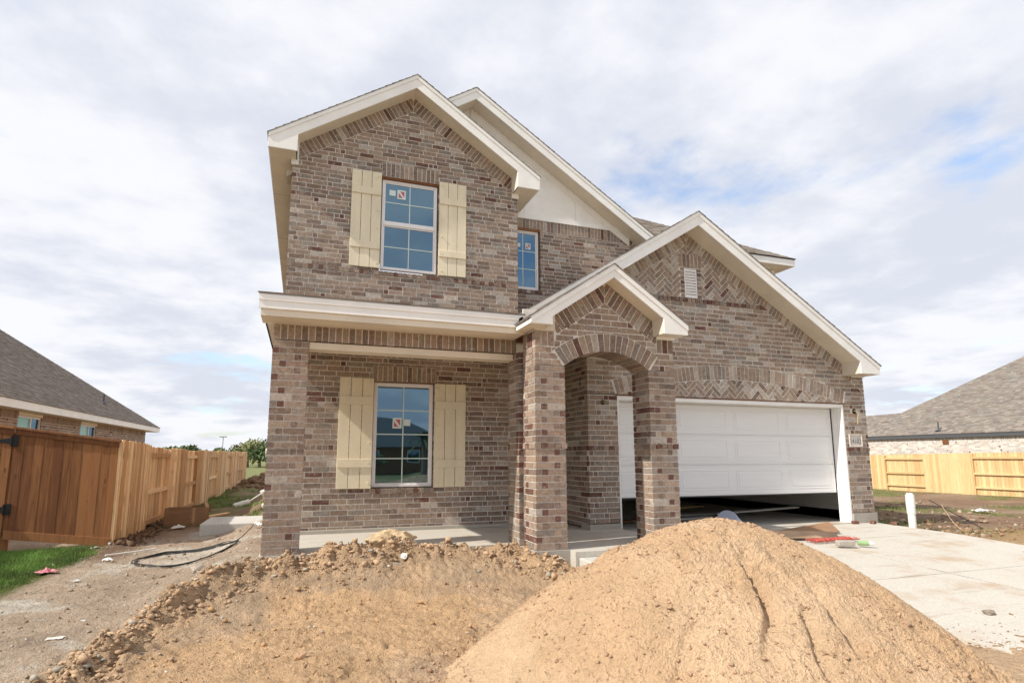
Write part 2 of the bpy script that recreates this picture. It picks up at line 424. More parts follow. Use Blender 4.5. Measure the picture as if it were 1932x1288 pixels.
def mortar(name, regs, holes, fr, thick=.12, parent=None, d=.0105, rec=.004):
    mb = MB(); holes = [grow(ccw(h), .007) for h in holes]
    for r in regs:
        ps = [ccw(grow(r, -d))]
        for h in holes: ps = [x for p_ in ps for x in subtract(p_, h)]
        for p_ in ps:
            if abs(area(p_)) > 1e-5: mb.prism(p_, fr, -thick, -rec)
    return mb.build(name, 'mortar', parent)

# ================================================================== THE HOUSE
house = empty('brick_house', (0, 0, 0), 'new two-storey tan brick house with white gables, arched entry and half-raised garage door', 'house')
H = house
YU, YW, YE, YG, YM = 2.705, 1.856, -.681, .925, 3.5
# ---- upper gable wall
UX, UZ, US = 2.09, 7.885, .655
zr = lambda x: UZ - US * abs(x - UX)
fr = frameY(YU); bt = .305
uz0 = 3.40
wu_open = rect(1.545, 2.612, 4.40, 6.20)
head_u = rect(1.545, 2.612, 6.205, 6.459)
reg = [(0, uz0), (4.2, uz0), (4.2, zr(4.2) - bt), (UX, UZ - bt), (0, zr(0) - bt)]
w_up = mortar('upper_gable_wall', [[(0, uz0), (4.2, uz0), (4.2, zr(4.2)), (UX, UZ), (0, zr(0))]], [wu_open], fr, parent=H)
belt_u = rect(-.02, 4.22, 4.318, 4.399)
place(running(0, 4.2, uz0, UZ), [reg], [wu_open, head_u, belt_u], fr, w_up, 'upper')
place(soldiers(1.545, 2.612, 6.205, 6.459), [head_u], [], fr, w_up, 'sold')
place(soldiers(0, 4.2, 4.322, 4.396, BH), [rect(-.012, 4.212, 4.313, 4.404)], [], fr, w_up, 'head', proud=.016)
for s in (-1, 1):
    rg = [(UX, UZ), (UX, UZ - bt), (UX + s * 2.1, UZ - US * 2.1 - bt), (UX + s * 2.1, UZ - US * 2.1)]
    place(rake_soldiers(UX, UZ, US, s, UX + s * 2.1), [ccw(rg)], [], fr, w_up, 'sold')
# ---- lower window wall
fr = frameY(YW)
wl_open = rect(1.425, 2.402, .640, 2.308); head_l = rect(1.405, 2.425, 2.313, 2.56); sill_l = rect(1.405, 2.425, .557, .640)
w_lo = mortar('porch_wall', [rect(0, 4.1, .02, 2.80)], [wl_open], fr, parent=H)
belt_l = rect(-.02, 4.12, 15 * Cc, 16 * Cc)
place(running(0, 4.1, 0.02, 2.8, .06), [rect(0, 4.1, .02, 2.80)], [wl_open, head_l, sill_l, belt_l], fr, w_lo, 'front')
place(soldiers(1.405, 2.425, 2.313, 2.56), [head_l], [], fr, w_lo, 'sold')
place(soldiers(1.405, 2.425, .56, .636, BH), [sill_l], [], fr, w_lo, 'head', proud=.018)
place(soldiers(0, 4.1, 15 * Cc + .004, 16 * Cc - .004, BH), [belt_l], [wl_open], fr, w_lo, 'head', proud=.0)
# ---- pillars
def pillar(name, x0, y0, n, z0=0.0, dep=.4155, sides=(1, 1), top=None):
    w = .4155; wall = MB().box(x0 + .007, x0 + w - .007, y0 + .007, y0 + dep - .007, z0, z0 + n * Cc).build(name, 'mortar', H)
    for i in range(n):
        a, b = z0 + i * Cc + J / 2, z0 + (i + 1) * Cc - J / 2; B = i % 2
        if i == 15:
            m = .012; k = 5; st = (w + 2 * m + J) / k
            for q in range(k):
                box_brick(x0 - m + q * st, x0 - m + (q + 1) * st - J, y0 - m, y0 + .2, a, b, bcol('head'), wall)
            for q in range(2):
                if sides[0]: box_brick(x0 - m, x0 + .08, y0 + .2095 + q * .105, y0 + .3 + q * .105, a, b, bcol('pillar'), wall, V3((-1, 0, 0)))
                if sides[1]: box_brick(x0 + w - .08, x0 + w + m, y0 + .2095 + q * .105, y0 + .3 + q * .105, a, b, bcol('pillar'), wall, V3((1, 0, 0)))
            continue
        xs = [(0, .2445), (.254, .330), (.3395, w)] if not B else [(0, .076), (.0855, .1615), (.171, w)]
        for k, (p, q) in enumerate(xs):
            hd = q - p < .1; jx = random.uniform(-.0015, .0015)
            if k == 0: dd = .2445 if hd else .09
            elif k == 2: dd = .2445 if hd else .09
            else: dd = .09
            cross = hd and k != 1
            c_ = bcol('pillar') if not hd or (cross and random.random() < .7) else bcol('head')
            box_brick(x0 + p, x0 + q, y0 + jx, y0 + dd, a, b, c_, wall)
        for sd, ci in ((0, 0), (1, 2)):
            if not sides[sd]: continue
            hd = (xs[ci][1] - xs[ci][0]) < .1
            ys = [(.254, .330), (.3395, dep)] if hd else [(.0995, .344), (.3535, dep)]
            for p, q in ys:
                if sd == 0: box_brick(x0 + random.uniform(-.001, .001), x0 + .09, y0 + p, y0 + q, a, b, bcol('pillar' if q - p > .1 else 'head'), wall, V3((-1, 0, 0)))
                else: box_brick(x0 + w - .09, x0 + w, y0 + p, y0 + q, a, b, bcol('pillar' if q - p > .1 else 'head'), wall, V3((1, 0, 0)))
    return wall
pillar('porch_pillar', 0.0, 0.0, 31)
pillar('entry_pillar', 3.127, YE, 28)
pillar('entry_pillar', 4.792, YE, 28)
# pilaster between porch and entry
w_pi = MB().box(3.098, 3.3, -.193, .203, 0, 2.52).build('pilaster', 'mortar', H)
for i in range(31):
    a, b = i * Cc + J / 2, (i + 1) * Cc - J / 2
    box_brick(3.09, 3.16, -.20, -.11, a, b, bcol('head'), w_pi)
    ys = [(-.10, .144), (.154, .21)] if i % 2 else [(-.10, -.03), (-.02, .21)]
    for p, q in ys: box_brick(3.09 + random.uniform(-.001, .001), 3.18, p, q, a, b, bcol('front'), w_pi, V3((-1, 0, 0)))
# porch beam with soldier course
fr = frameY(0.0)
w_bm = mortar('porch_beam', [rect(0, 3.14, 2.525, 2.74)], [], fr, .28, H)
place(soldiers(0, 3.14, 2.53, 2.735), [rect(0, 3.14, 2.524, 2.74)], [], fr, w_bm, 'sold')
MB().box(.42, 3.12, .02, .26, 2.435, 2.519).build('beam_board', 'soffit', H)
fr = frameXm(0.0)
w_bs = mortar('side_beam', [rect(-1.85, -.0, 2.66, 2.79)], [], fr, .2, H)
# ---- entry gable wall
fr = frameY(YE); EX, EZ, ES = 4.15, 3.468, .668
ze = lambda x: EZ - ES * abs(x - EX)
ACX, ACZ, AR = 4.1695, 1.487, 1.013
ha = math.asin(.6225 / AR)
ext = circ(ACX, ACZ, AR + .25, -ha - .012, ha + .012, 14); intr = circ(ACX, ACZ, AR, -ha, ha, 14)
hole_out = ccw(ext + [(ACX + .6, 2.2), (ACX - .6, 2.2)]); hole_in = ccw(intr + [(ACX + .6225, 2.2), (ACX - .6225, 2.2)])
z28 = 28 * Cc
r1 = rect(3.127, 5.2075, z28, 2.52); r2 = [(3.40, 2.52), (4.94, 2.52), (4.94, ze(4.94) - bt), (EX, EZ - bt), (3.40, ze(3.40) - bt)]
w_en = mortar('entry_gable_wall', [rect(3.127, 5.2075, z28, 2.80), [(3.30, 2.80), (5.03, 2.80), (5.03, ze(5.03)), (EX, EZ), (3.30, ze(3.30))]], [hole_in], fr, .405, H)
place(running(3.127, 5.2075, z28, 3.3, .09, .12), [r1, r2], [hole_out], fr, w_en, 'pillar', thick=.085)
arch_ring(ACX, ACZ, AR, AR + .245, -ha, ha, 17, fr, w_en, 'sold', .2, [(-.197, .001), (-.408, -.207)])
place(soldiers(3.127, 3.40, 2.53, 2.715), [rect(3.127, 3.40, 2.52, 2.72)], [], fr, w_en, 'sold')
place(soldiers(4.94, 5.2075, 2.53, 2.715), [rect(4.94, 5.2075, 2.52, 2.72)], [], fr, w_en, 'sold')
for s in (-1, 1):
    xe = 3.40 if s < 0 else 4.94
    rg = [(EX, EZ), (EX, EZ - bt), (xe, ze(xe) - bt), (xe, ze(xe))]
    place(rake_soldiers(EX, EZ, ES, s, xe), [ccw(rg)], [], fr, w_en, 'sold')
fr = frameXm(3.127)
place(soldiers(-YE - .42 + .01, -YE - .09, 2.53, 2.715), [rect(-YE - .42 + .005, -YE - .088, 2.525, 2.72)], [], fr, w_en, 'sold', .05)
place(running(.27, .60, z28, 2.52, 0, .3), [rect(.27, .593, z28, 2.52)], [], fr, w_en, 'pillar', .05)
# ---- garage wall
fr = frameY(YG); GX, GZ, GS = 6.76, 5.19, .635
zg = lambda x: GZ - GS * abs(x - GX)
gx0, gx1, ox0, ox1 = 4.70, 10.76, 5.25, 10.18
GCX, GR = 7.715, 9.10; GCZ = 2.475 - GR; hg = math.asin(2.465 / GR)
g_ext = circ(GCX, GCZ, GR + .25, -hg - .004, hg + .004, 24); g_int = circ(GCX, GCZ, GR, -hg, hg, 24)
g_hole = ccw(g_ext + [(ox1, 2.0), (ox0, 2.0)])
belt0, belt1 = 47 * Cc, 48 * Cc
dl = (GZ - bt - belt0) / GS
R1 = [(gx0, 2.132), (gx1, 2.132), (gx1, zg(gx1) - bt), (GX + dl, belt0), (GX - dl, belt0), (gx0, zg(gx0) - bt)]
R3 = [(10.47, zg(10.47) - bt), (gx1, zg(gx1) - bt), (gx1, 2.70), (10.47, 2.70)]
LP, RP = rect(gx0, ox0, Cc, 2.132), rect(ox1, gx1, Cc, 2.132)
mreg = [LP, RP, [(gx0, 2.132), (gx1, 2.132), (gx1, 2.72), (GX, GZ), (gx0, zg(gx0))]]
vent_o = rect(6.685, 6.955, belt1 + .005, 4.46)
w_ga = mortar('garage_wall', mreg, [vent_o], fr, parent=H, d=.0105)
gb = [rect(gx0 - .02, ox0 + .02, 15 * Cc, 16 * Cc), rect(ox1 - .02, gx1 + .02, 15 * Cc, 16 * Cc)]
plq = rect(10.258, 10.588, 1.305, 1.55)
place(running(gx0, gx1, Cc, 2.132, .04, .22), [LP, RP], gb + [plq], fr, w_ga, 'garage', .085)
place(running(gx0, gx1, 2.132, belt0, .04, .05), [R1, R3], [g_hole], fr, w_ga, 'garage', .085)
for (p, q) in ((gx0, ox0), (ox1, gx1)):
    place(soldiers(p, q, 15 * Cc + .004, 16 * Cc - .004, BH), [rect(p - .01, q + .01, 15 * Cc, 16 * Cc)], [], fr, w_ga, 'head', .085, proud=.015)
arch_ring(GCX, GCZ, GR + .003, GR + .247, -hg, hg, 60, fr, w_ga, 'soldg', .06)
place(herring(7.7, 2.2, 2.9, .0813), [ccw(circ(GCX, GCZ, GR - .002, -hg, hg, 24))], [], fr, w_ga, 'garage', .06)
place(soldiers(GX - dl - .15, GX + dl + .15, belt0 + .003, belt1 - .003, BH), [[(GX - dl - .06, belt0), (GX + dl + .06, belt0), (GX + dl - .07, belt1), (GX - dl + .07, belt1)]], [], fr, w_ga, 'head', .07, proud=.016)
va = rect(6.60, 7.045, belt1, 4.46); vh = rect(6.575, 7.07, 4.465, 4.715)
dt = (GZ - bt - belt1) / GS
place(herring(6.8, 4.3, 1.5, .0813), [[(GX - dt, belt1 + .004), (GX + dt, belt1 + .004), (GX, GZ - bt)]], [va, vh], fr, w_ga, 'garage', .06)
place(soldiers(6.575, 7.07, 4.465, 4.715), [vh], [], fr, w_ga, 'soldg')
for (p, q) in ((6.60, 6.685), (6.955, 7.045)):
    place([(rect(p, q, belt1 + k * Cc + J / 2, belt1 + (k + 1) * Cc - J / 2), None) for k in range(8)], [rect(p, q, belt1, 4.462)], [], fr, w_ga, 'head')
for s in (-1, 1):
    xe = 10.47 if s > 0 else gx0
    rg = [(GX, GZ), (GX, GZ - bt), (xe, zg(xe) - bt), (xe, zg(xe))]
    place(rake_soldiers(GX, GZ, GS, s, xe), [ccw(rg)], [], fr, w_ga, 'soldg')
fr = frameXm(gx0)
w_gs = mortar('alcove_side_wall', [rect(-3.4, -YG - .068, .02, 3.1)], [], fr, .1, H)
place(running(-3.4, -YG, .02, 3.1, 0, .1), [rect(-3.4, -YG - .070, .02, 3.1)], [rect(-3.5, -1.0, 15 * Cc, 16 * Cc)], fr, w_gs, 'front')
place(soldiers(-3.4, -YG - .070, 15 * Cc + .004, 16 * Cc - .004, BH), [rect(-3.4, -YG - .070, 15 * Cc, 16 * Cc)], [], fr, w_gs, 'head', proud=.012)
# ---- main wall (small window, siding above)
fr = frameY(YM); mz = lambda x: 8.41 - .643 * (x - 3.453)
wm_open = rect(4.28, 5.015, 4.585, 5.93)
rgm = [(4.2, 3.2), (8.3, 3.2), (8.3, mz(8.3)), (7.55, mz(7.55)), (7.55, 5.895), (4.2, 5.895)]
rgm = [(4.2, 3.2), (8.3, 3.2), (8.3, mz(8.3)), (7.36, 5.895), (4.2, 5.895)]
hm = rect(4.28, 5.015, 5.94, 5.94 + .0001)
w_ma = mortar('main_front_wall', [[(4.2, 3.2), (8.3, 3.2), (8.3, mz(8.3)), (7.0, 6.15), (4.2, 6.15)]], [wm_open], fr, parent=H)
sill_m = rect(4.24, 5.05, 4.50, 4.583)
place(running(4.2, 8.3, 3.2, 5.895, .02, .12), [rgm], [wm_open, sill_m], fr, w_ma, 'upper')
place(soldiers(4.24, 5.05, 4.503, 4.58, BH), [sill_m], [], fr, w_ma, 'head', proud=.016)
place(soldiers(4.2, 7.3, 5.90, 6.146), [[(4.2, 5.897), (7.36, 5.897), (6.96, 6.15), (4.2, 6.15)]], [wm_open], fr, w_ma, 'sold')
# siding panels
sd = MB().box(4.15, 4.2, 3.36, 3.9, 6.0, 6.3)
xs_ = [2.6, 3.43, 4.65, 5.87, 7.2]
for i in range(4):
    a, b = xs_[i] + .003, xs_[i + 1] - .003
    p = [(a, 6.15), (min(b, 6.95), 6.15), (b, max(6.16, mz(b) + .02)), (a, mz(a) + .02)]
    if i == 0: p = [(a, 6.15), (b, 6.15), (b, mz(b) + .02), (a, mz(2 * 3.453 - a) + .02)]
    MB().prism(ccw(p), frameY(YM), -.03, 0).build('siding_panel', 'siding', H)
MB().prism([(4.15, 6.14), (7.02, 6.14), (6.86, 6.243), (4.15, 6.243)], frameY(YM), 0, .022).build('trim_board', 'fascia', H)
p = [(3.453, 8.42), (7.2, mz(7.2)), (7.2, mz(7.2) - .17), (3.453, 8.42 - .17)]
MB().prism(ccw(p), frameY(YM), .0, .018).build('rake_frieze_board', 'siding', H)
# plain walls that close the house
def plain(name, reg, fr, m='mortar', th=.1, fill=None, phase=0, mixk='front', head=.1):
    w = mortar(name, [reg], [], fr, th, H)
    if fill: place(running(*fill, phase, head), [reg], [], fr, w, mixk)
    return w
plain('left_side_wall', rect(-13.5, -YU - .1, 2.82, 6.3), frameXm(0), fill=(-13.5, -YU - .1, 2.82, 6.3), mixk='upper')
plain('left_side_wall', rect(-13.5, -YW - .1, -.05, 2.82), frameXm(0), fill=(-13.5, -YW - .1, -.05, 2.82))
MB().box(4.07, 4.18, 2.83, 3.6, 3.4, 6.5).build('inner_wall', 'mortar', H)
MB().box(3.98, 4.08, 1.98, 3.45, 0, 3.1).build('alcove_inner_wall', 'stain', H)  # dark stain colour paints in the shade of the recess
MB().box(3.5, 4.8, 3.4, 3.48, 0, 3.1).build('alcove_back_wall', 'stain', H)  # stain tone puts the alcove's deep shade into the wall colour
dr = MB().box(4.1, 4.68, 3.36, 3.395, .02, 2.1).build('front_door', 'stain', H)
MB().tube([(4.52, 3.35, 1.0), (4.52, 3.29, 1.0)], .03, 10).build('handle', 'metalg', dr)
MB().box(10.64, 10.75, 1.05, 13.4, -.3, 3.4).build('right_side_wall', 'mortar', H)
MB().box(0.1, 10.7, 13.4, 13.5, -.3, 6.4).build('rear_wall', 'mortar', H)
MB().box(10.6, 10.7, 3.35, 13.4, 3.4, 5.9).build('right_upper_wall', 'siding', H)

# ---- shingles
SHING = MB()
def shingles(O, U, V, poly, pal, exp=.143, lift=.008, target=None):
    """poly in (u along eave, v up slope)"""
    Nn = U.cross(V); fr_ = (O, U, V, Nn); tgt = target or SHING; poly = ccw(poly); x0, x1, y0, y1 = bb(poly); v = y0; k = 0
    while v < y1:
        u = x0 - random.uniform(0, .3)
        while u < x1:
            w = random.choice((.12, .17, .22, .28, .33)); hi = random.random() < .5
            q = clip_poly(rect(u, u + w - .004, v, v + exp + .03), poly)
            if q and abs(area(q)) > .002:
                c = random.choice(pal); s = random.uniform(.8, 1.15); l = lift + (.005 if hi else 0) + random.uniform(0, .002)
                tgt.prism(q, fr_, -.004, (lambda uu, vv, v=v, l=l: l - (l - .001) * min(1, (vv - v) / (exp + .03))), tuple(x * s for x in c))
            u += w
        v += exp; k += 1
GREYP = [(.27, .23, .19), (.31, .27, .23), (.23, .195, .165), (.34, .30, .26), (.29, .24, .20)]
NGREY = [(.20, .165, .14), (.22, .185, .16), (.18, .15, .13), (.21, .175, .148)]
NTAN = [(.235, .205, .175), (.265, .235, .20), (.205, .17, .15), (.22, .185, .16), (.275, .24, .21), (.215, .20, .18)]

# ---- gable roof assemblies
def gable(xa, zt, sl, xl, xr, yf, yw, yb, fh, box_l, box_r, zb, frieze=None, roof_l=None, roof_r=None, zend=None, name='gable'):
    """xa,zt apex of roof edge; fascia at y=yf of height fh; wall plane yw; box_* = inner x of the cornice return"""
    zt_ = lambda x: zt - sl * abs(x - xa)
    for s, xe, bx in ((-1, xl, box_l), (1, xr, box_r)):
        p = [(xa, zt), (xa, zt - fh), (bx, zt_(bx) - fh), (bx, zb), (xe, zb), (xe, zt_(xe))] if bx is not None else [(xa, zt), (xa, zt - fh), (xe, zt_(xe) - fh), (xe, zt_(xe))]
        mb = MB().prism(ccw(p), frameY(yf), -.025, 0); bevel(mb.build('rake_fascia', 'fascia', H), .003)
        p = [(xa, zt + .004), (xa, zt - .065), (xe, zt_(xe) - .065), (xe, zt_(xe) + .004)]
        MB().prism(ccw(p), frameY(yf), .0, .016).build('rake_molding', 'fascia', H)
        # sloping soffit
        x_in = bx if bx is not None else xe
        p = [(xa, zt - fh + .02), (xa, zt - fh + .045), (x_in, zt_(x_in) - fh + .045), (x_in, zt_(x_in) - fh + .02)]
        MB().prism(ccw(p), frameY(yf + .025), -(yw - yf - .025), 0).build('rake_soffit', 'soffit', H)
        if bx is not None:      # cornice box: inner cheek and bottom
            a, b = sorted((bx, xe))
            MB().box(min(bx, bx - s * -.02), max(bx, bx - s * -.02), yf + .025, yw, zb + .004, zt_(bx) - fh + .02).build('cornice_cheek', 'soffit', H)
            MB().box(a + .004, b - .004, yf + .025, yw + .0, zb + .004, zb + .022).build('cornice_soffit', 'soffit', H)
    # roof slabs
    for s, xe, rr in ((-1, xl, roof_l), (1, xr, roof_r)):
        xq = rr if rr is not None else xe
        xq += s * .02
        y1_ = yb
        p = [(xa, zt + .004), (xa, zt + .012), (xq, zt_(xq) + .012), (xq, zt_(xq) + .004)]
        MB().prism(ccw(p), frameY(yf - .022), -(y1_ - yf + .022), 0).build('roof_deck', 'metalg', H)
        L = math.hypot(1, sl); V = V3((-s, 0, sl)) / L; O = V3((xq, yf - .028, zt_(xq) + .013))
        U = V3((0, s, 0)) ; ln = abs(xq - xa) * L
        # u runs so that U x V points up
        if s > 0: shingles(O, V3((0, 1, 0)), V, rect(0, y1_ - yf, 0, ln), GREYP)
        else: shingles(O + V3((0, y1_ - yf, 0)), V3((0, -1, 0)), V, rect(0, y1_ - yf, 0, ln), GREYP)
gable(UX, 8.095, .655, -.38, 4.53, 2.355, YU, 7.5, .245, .085, 4.07, 6.235)
gable(3.453, 8.634, .643, -.1, 7.58, 3.10, YM, 13.6, .235, None, None, 0)
gable(GX - .03, 5.335, .63, 3.3, 10.72, .525, YG, 4.5, .235, None, 10.24, 2.665)
gable(4.15, 3.612, .668, 2.965, 5.26, -.95, YE, 3.4, .17, 3.265, 4.885, 2.745)
# eave of upper gable, left and right, running back
MB().box(-.375, -.355, 2.38, 13.5, 6.235, 6.44).build('eave_fascia', 'fascia', H)
MB().box(-.353, .004, 2.71, 13.5, 6.24, 6.26).build('eave_soffit', 'soffit', H)
for k in range(4): MB().box(-.345, -.01, 4.2 + k * 2.44, 4.206 + k * 2.44, 6.2385, 6.2405).build('soffit_seam', 'dark', H)
MB().box(4.50, 4.525, 2.38, YM, 6.235, 6.44).build('eave_fascia', 'fascia', H)
MB().box(4.19, 4.498, 2.71, YM, 6.24, 6.26).build('eave_soffit', 'soffit', H)
# frieze blocks where the returns meet the wall
MB().box(-.012, .105, YU - .03, YU, 6.15, 6.60).build('frieze_block', 'fascia', H)
MB().box(4.075, 4.212, YU - .03, YU, 6.15, 6.60).build('frieze_block', 'fascia', H)
MB().box(3.115, 3.405, YE - .022, YE, 2.722, 2.93).build('frieze_block', 'soffit', H)
MB().box(4.935, 5.222, YE - .022, YE, 2.722, 2.93).build('frieze_block', 'fascia', H)
MB().box(10.46, 10.775, YG - .03, YG, 2.655, 2.86).build('frieze_block', 'fascia', H)
MB().box(10.70, 10.72, .55, 13, 2.665, 2.80).build('eave_fascia', 'fascia', H)
# ---- porch roof
ps = .262
pf = MB().box(-.148, 3.0, -.445, -.42, 2.795, 2.952).build('porch_fascia', 'fascia', H)
MB().box(-.150, 3.0, -.458, -.446, 2.890, 2.956).build('porch_molding', 'fascia', H)
MB().box(2.968, 2.99, -.925, -.446, 2.75, 2.812).build('fascia_return', 'fascia', H)
MB().box(-.125, 3.09, -.419, 0.0, 2.716, 2.74).build('porch_soffit', 'soffit', H)
MB().box(-.125, 3.0, -.419, -.395, 2.741, 2.794).build('porch_sub_fascia', 'soffit', H)
MB().box(2.99, 3.127, -.92, -.02, 2.741, 2.765).build('porch_soffit', 'soffit', H)
MB().box(3.13, 3.265, -.92, YE - .001, 2.745, 2.762).build('porch_soffit', 'soffit', H)
MB().box(0.0, 3.6, .27, YW + .12, 2.725, 2.745).build('porch_ceiling', 'soffit', H)
MB().box(3.13, 4.70, YE + .41, 3.4, 2.98, 3.0).build('alcove_ceiling', 'stain', H)  # stained dark so the colour carries the ceiling's shade
MB().box(4.702, 5.3, YE + .41, YG - .001, 2.70, 2.72).build('side_soffit', 'soffit', H)
MB().box(4.702, 4.725, YE + .41, YG - .001, 2.721, 3.1).build('side_soffit_board', 'mortar', H)
MB().box(3.13, 5.2, YE + .40, YE + .43, 2.80, 3.1).build('entry_rear_board', 'mortar', H)
p = [(.42, 2.795), (.42, 2.95), (-2.70, 3.77), (-2.70, 2.795)]
MB().prism(ccw(p), frameXm(-.12), -.02, 0).build('porch_gable_end', 'soffit', H)
MB().box(-.12, 0, 0, 2.7, 2.795, 2.81).build('side_eave_soffit', 'soffit', H)
slp = (3.77 - 2.955) / (2.705 + .45); L = math.hypot(1, slp)
MB().prism([(.462, 2.957), (.462, 2.968), (-2.705, 3.783), (-2.705, 3.772)], frameXm(-.155), -3.25, 0).build('porch_roof_deck', 'metalg', H)
shingles(V3((-.165, -.470, 2.968)), V3((1, 0, 0)), V3((0, 1, slp)) / L, rect(0, 3.25, 0, 3.16 * L), GREYP)
# left roof of the garage joins the porch roof
MB().box(0, 3.6, YW + .12, 2.7, 2.75, 2.77).build('floor_deck', 'mortar', H)
# ---- rear right wing: hip roof corner
wz = 5.815
MB().box(7.9, 11.37, 2.9, 2.925, 5.635, 5.79).build('wing_fascia', 'fascia', H)
MB().box(11.372, 11.397, 2.9, 9, 5.635, 5.79).build('wing_fascia', 'fascia', H)
MB().box(7.9, 11.37, 2.926, 3.3, 5.64, 5.66).build('wing_soffit', 'soffit', H)
MB().box(11.14, 11.37, 3.3, 9, 5.64, 5.66).build('wing_soffit', 'soffit', H)
MB().box(7.5, 11.13, 3.3, 3.35, 3.6, 5.64).build('wing_wall', 'siding', H)
MB().box(11.05, 11.135, 3.28, 3.299, 4.2, 5.635).build('corner_board', 'fascia', H)
MB().box(11.0, 11.12, 3.352, 9, 3.6, 5.64).build('wing_side_wall', 'siding', H)
L = math.hypot(1, .66)
O = V3((11.42, 2.88, wz)); d5 = 4.6
shingles(V3((7.75, 2.88, wz)), V3((1, 0, 0)), V3((0, 1, .66)) / L, [(0, 0), (3.67, 0), (0, 3.67 * L)], GREYP)
shingles(O, V3((0, 1, 0)), V3((-1, 0, .66)) / L, [(0, 0), (8, 0), (8, d5 * L), (d5, d5 * L)], GREYP)
MB().add([(7.75, 2.88, wz - .012), (11.42, 2.88, wz - .012), (7.75, 6.55, wz + 3.67 * .66 - .012), (7.75, 2.88, wz), (11.42, 2.88, wz), (7.75, 6.55, wz + 3.67 * .66)],
         [(2, 1, 0), (3, 4, 5), (0, 1, 4, 3), (1, 2, 5, 4), (2, 0, 3, 5)]).build('roof_deck', 'greymet', H)
MB().add([(11.42, 2.88, wz - .012), (11.42, 10.9, wz - .012), (11.42 - d5, 10.9, wz + d5 * .66 - .012), (11.42 - d5, 2.88 + d5, wz + d5 * .66 - .012),
          (11.42, 2.88, wz), (11.42, 10.9, wz), (11.42 - d5, 10.9, wz + d5 * .66), (11.42 - d5, 2.88 + d5, wz + d5 * .66)],
         [(3, 2, 1, 0), (4, 5, 6, 7), (0, 1, 5, 4), (1, 2, 6, 5), (2, 3, 7, 6), (3, 0, 4, 7)]).build('roof_deck', 'greymet', H)
tag(SHING.build('shingles', 'shingle', H), kind='stuff')

# ---- windows
def window(x0, x1, z0, z1, y, cols, rows, split=None, stick=None, name='window', label=None):
    """vinyl window at plane y (frame front); split = z of the meeting rail"""
    f = .038; fr_ = MB()
    fr_.box(x0, x0 + f, y, y + .07, z0, z1); fr_.box(x1 - f, x1, y, y + .07, z0, z1)
    fr_.box(x0 + f, x1 - f, y, y + .07, z1 - f, z1); fr_.box(x0 + f, x1 - f, y, y + .07, z0, z0 + f)
    w = bevel(fr_.build(name, 'vinyl', H, label), .004)
    sashes = [(z0 + f, split - .03, rows // 2), (split + .03, z1 - f, rows // 2)] if split else [(z0 + f, z1 - f, rows)]
    if split:
        bevel(MB().box(x0 + f, x1 - f, y + .008, y + .06, split - .03, split + .03).build('meeting_rail', 'vinyl', w), .004)
    for si, (a, b, nr) in enumerate(sashes):
        yy = y + (.020 if si == 1 or not split else .034); xa, xb = x0 + f, x1 - f; s = .022
        sh = MB(); sh.box(xa, xa + s, yy, yy + .03, a, b); sh.box(xb - s, xb, yy, yy + .03, a, b)
        sh.box(xa + s, xb - s, yy, yy + .03, b - s, b); sh.box(xa + s, xb - s, yy, yy + .03, a, a + s)
        sh.build('sash', 'vinyl', w)
        xa += s; xb -= s; a += s; b -= s; dw, dh = (xb - xa) / cols, (b - a) / nr
        for i in range(cols):
            for j in range(nr):
                MB().box(xa + i * dw + .0005, xa + (i + 1) * dw - .0005, yy + .012, yy + .018, a + j * dh + .0005, a + (j + 1) * dh - .0005).build('pane', 'glass', w)
        g = .0085
        for i in range(1, cols): MB().box(xa + i * dw - g, xa + i * dw + g, yy + .004, yy + .0115, a, b).build('muntin', 'muntin', w)
        for j in range(1, nr): MB().box(xa, xb, yy + .005, yy + .0118, a + j * dh - g, a + j * dh + g).build('muntin', 'muntin', w)
    if stick:
        sx, sz, s, wx = stick; yy = y + .020 + .0045
        MB().box(sx, sx + s, yy - .001, yy, sz, sz + s * 1.15).build('sticker', 'sticker', w)
        m = s * .16; rd = MB()
        fy = frameY(yy - .0015)
        rd.prism([(sx + m, sz + m), (sx + s - m * 2.1, sz + m), (sx + m, sz + s * .78)], fy, 0, .0006)
        rd.prism([(sx + s - m, sz + m * 1.6), (sx + s - m, sz + s * .98), (sx + m * 2.0, sz + s * .98)], fy, 0, .0006)
        rd.build('red_print', 'red', w)
        MB().box(wx, wx + s * .72, yy - .001, yy, sz + s * .3, sz + s * 1.0).build('sticker', 'sticker', w)
    # near-black sheet, its colour standing in for the unlit room behind
    MB().box(x0 + .01, x1 - .01, y + .075, y + .1, z0 + .01, z1 - .01).build('backing', 'dark', w)
    return w
window(1.568, 2.590, 4.452, 6.158, YU + .045, 2, 4, 5.325, (1.985 - .14, 5.83, .155, 1.70), label='two-over-two grille sash window of the upper gable')
window(1.437, 2.390, .655, 2.296, YW + .045, 2, 4, None, (1.745, 1.57, .145, 1.925))
window(4.30, 4.985, 4.60, 5.892, YM + .05, 2, 3, None, (4.70, 5.49, .12, 4.50))
# lintels (dark steel over openings)
MB().box(1.545, 2.612, YU + .012, YU + .11, 6.16, 6.203).build('lintel', 'stain', H)
MB().box(1.43, 2.398, YW + .012, YW + .11, 2.297, 2.311).build('lintel', 'stain', H)
MB().box(4.285, 5.01, YM + .012, YM + .11, 5.895, 5.93).build('lintel', 'stain', H)
MB().box(ox0 - .05, ox1 + .05, YG - .008, YG + .08, 2.119, 2.131).build('lintel', 'stain', H)
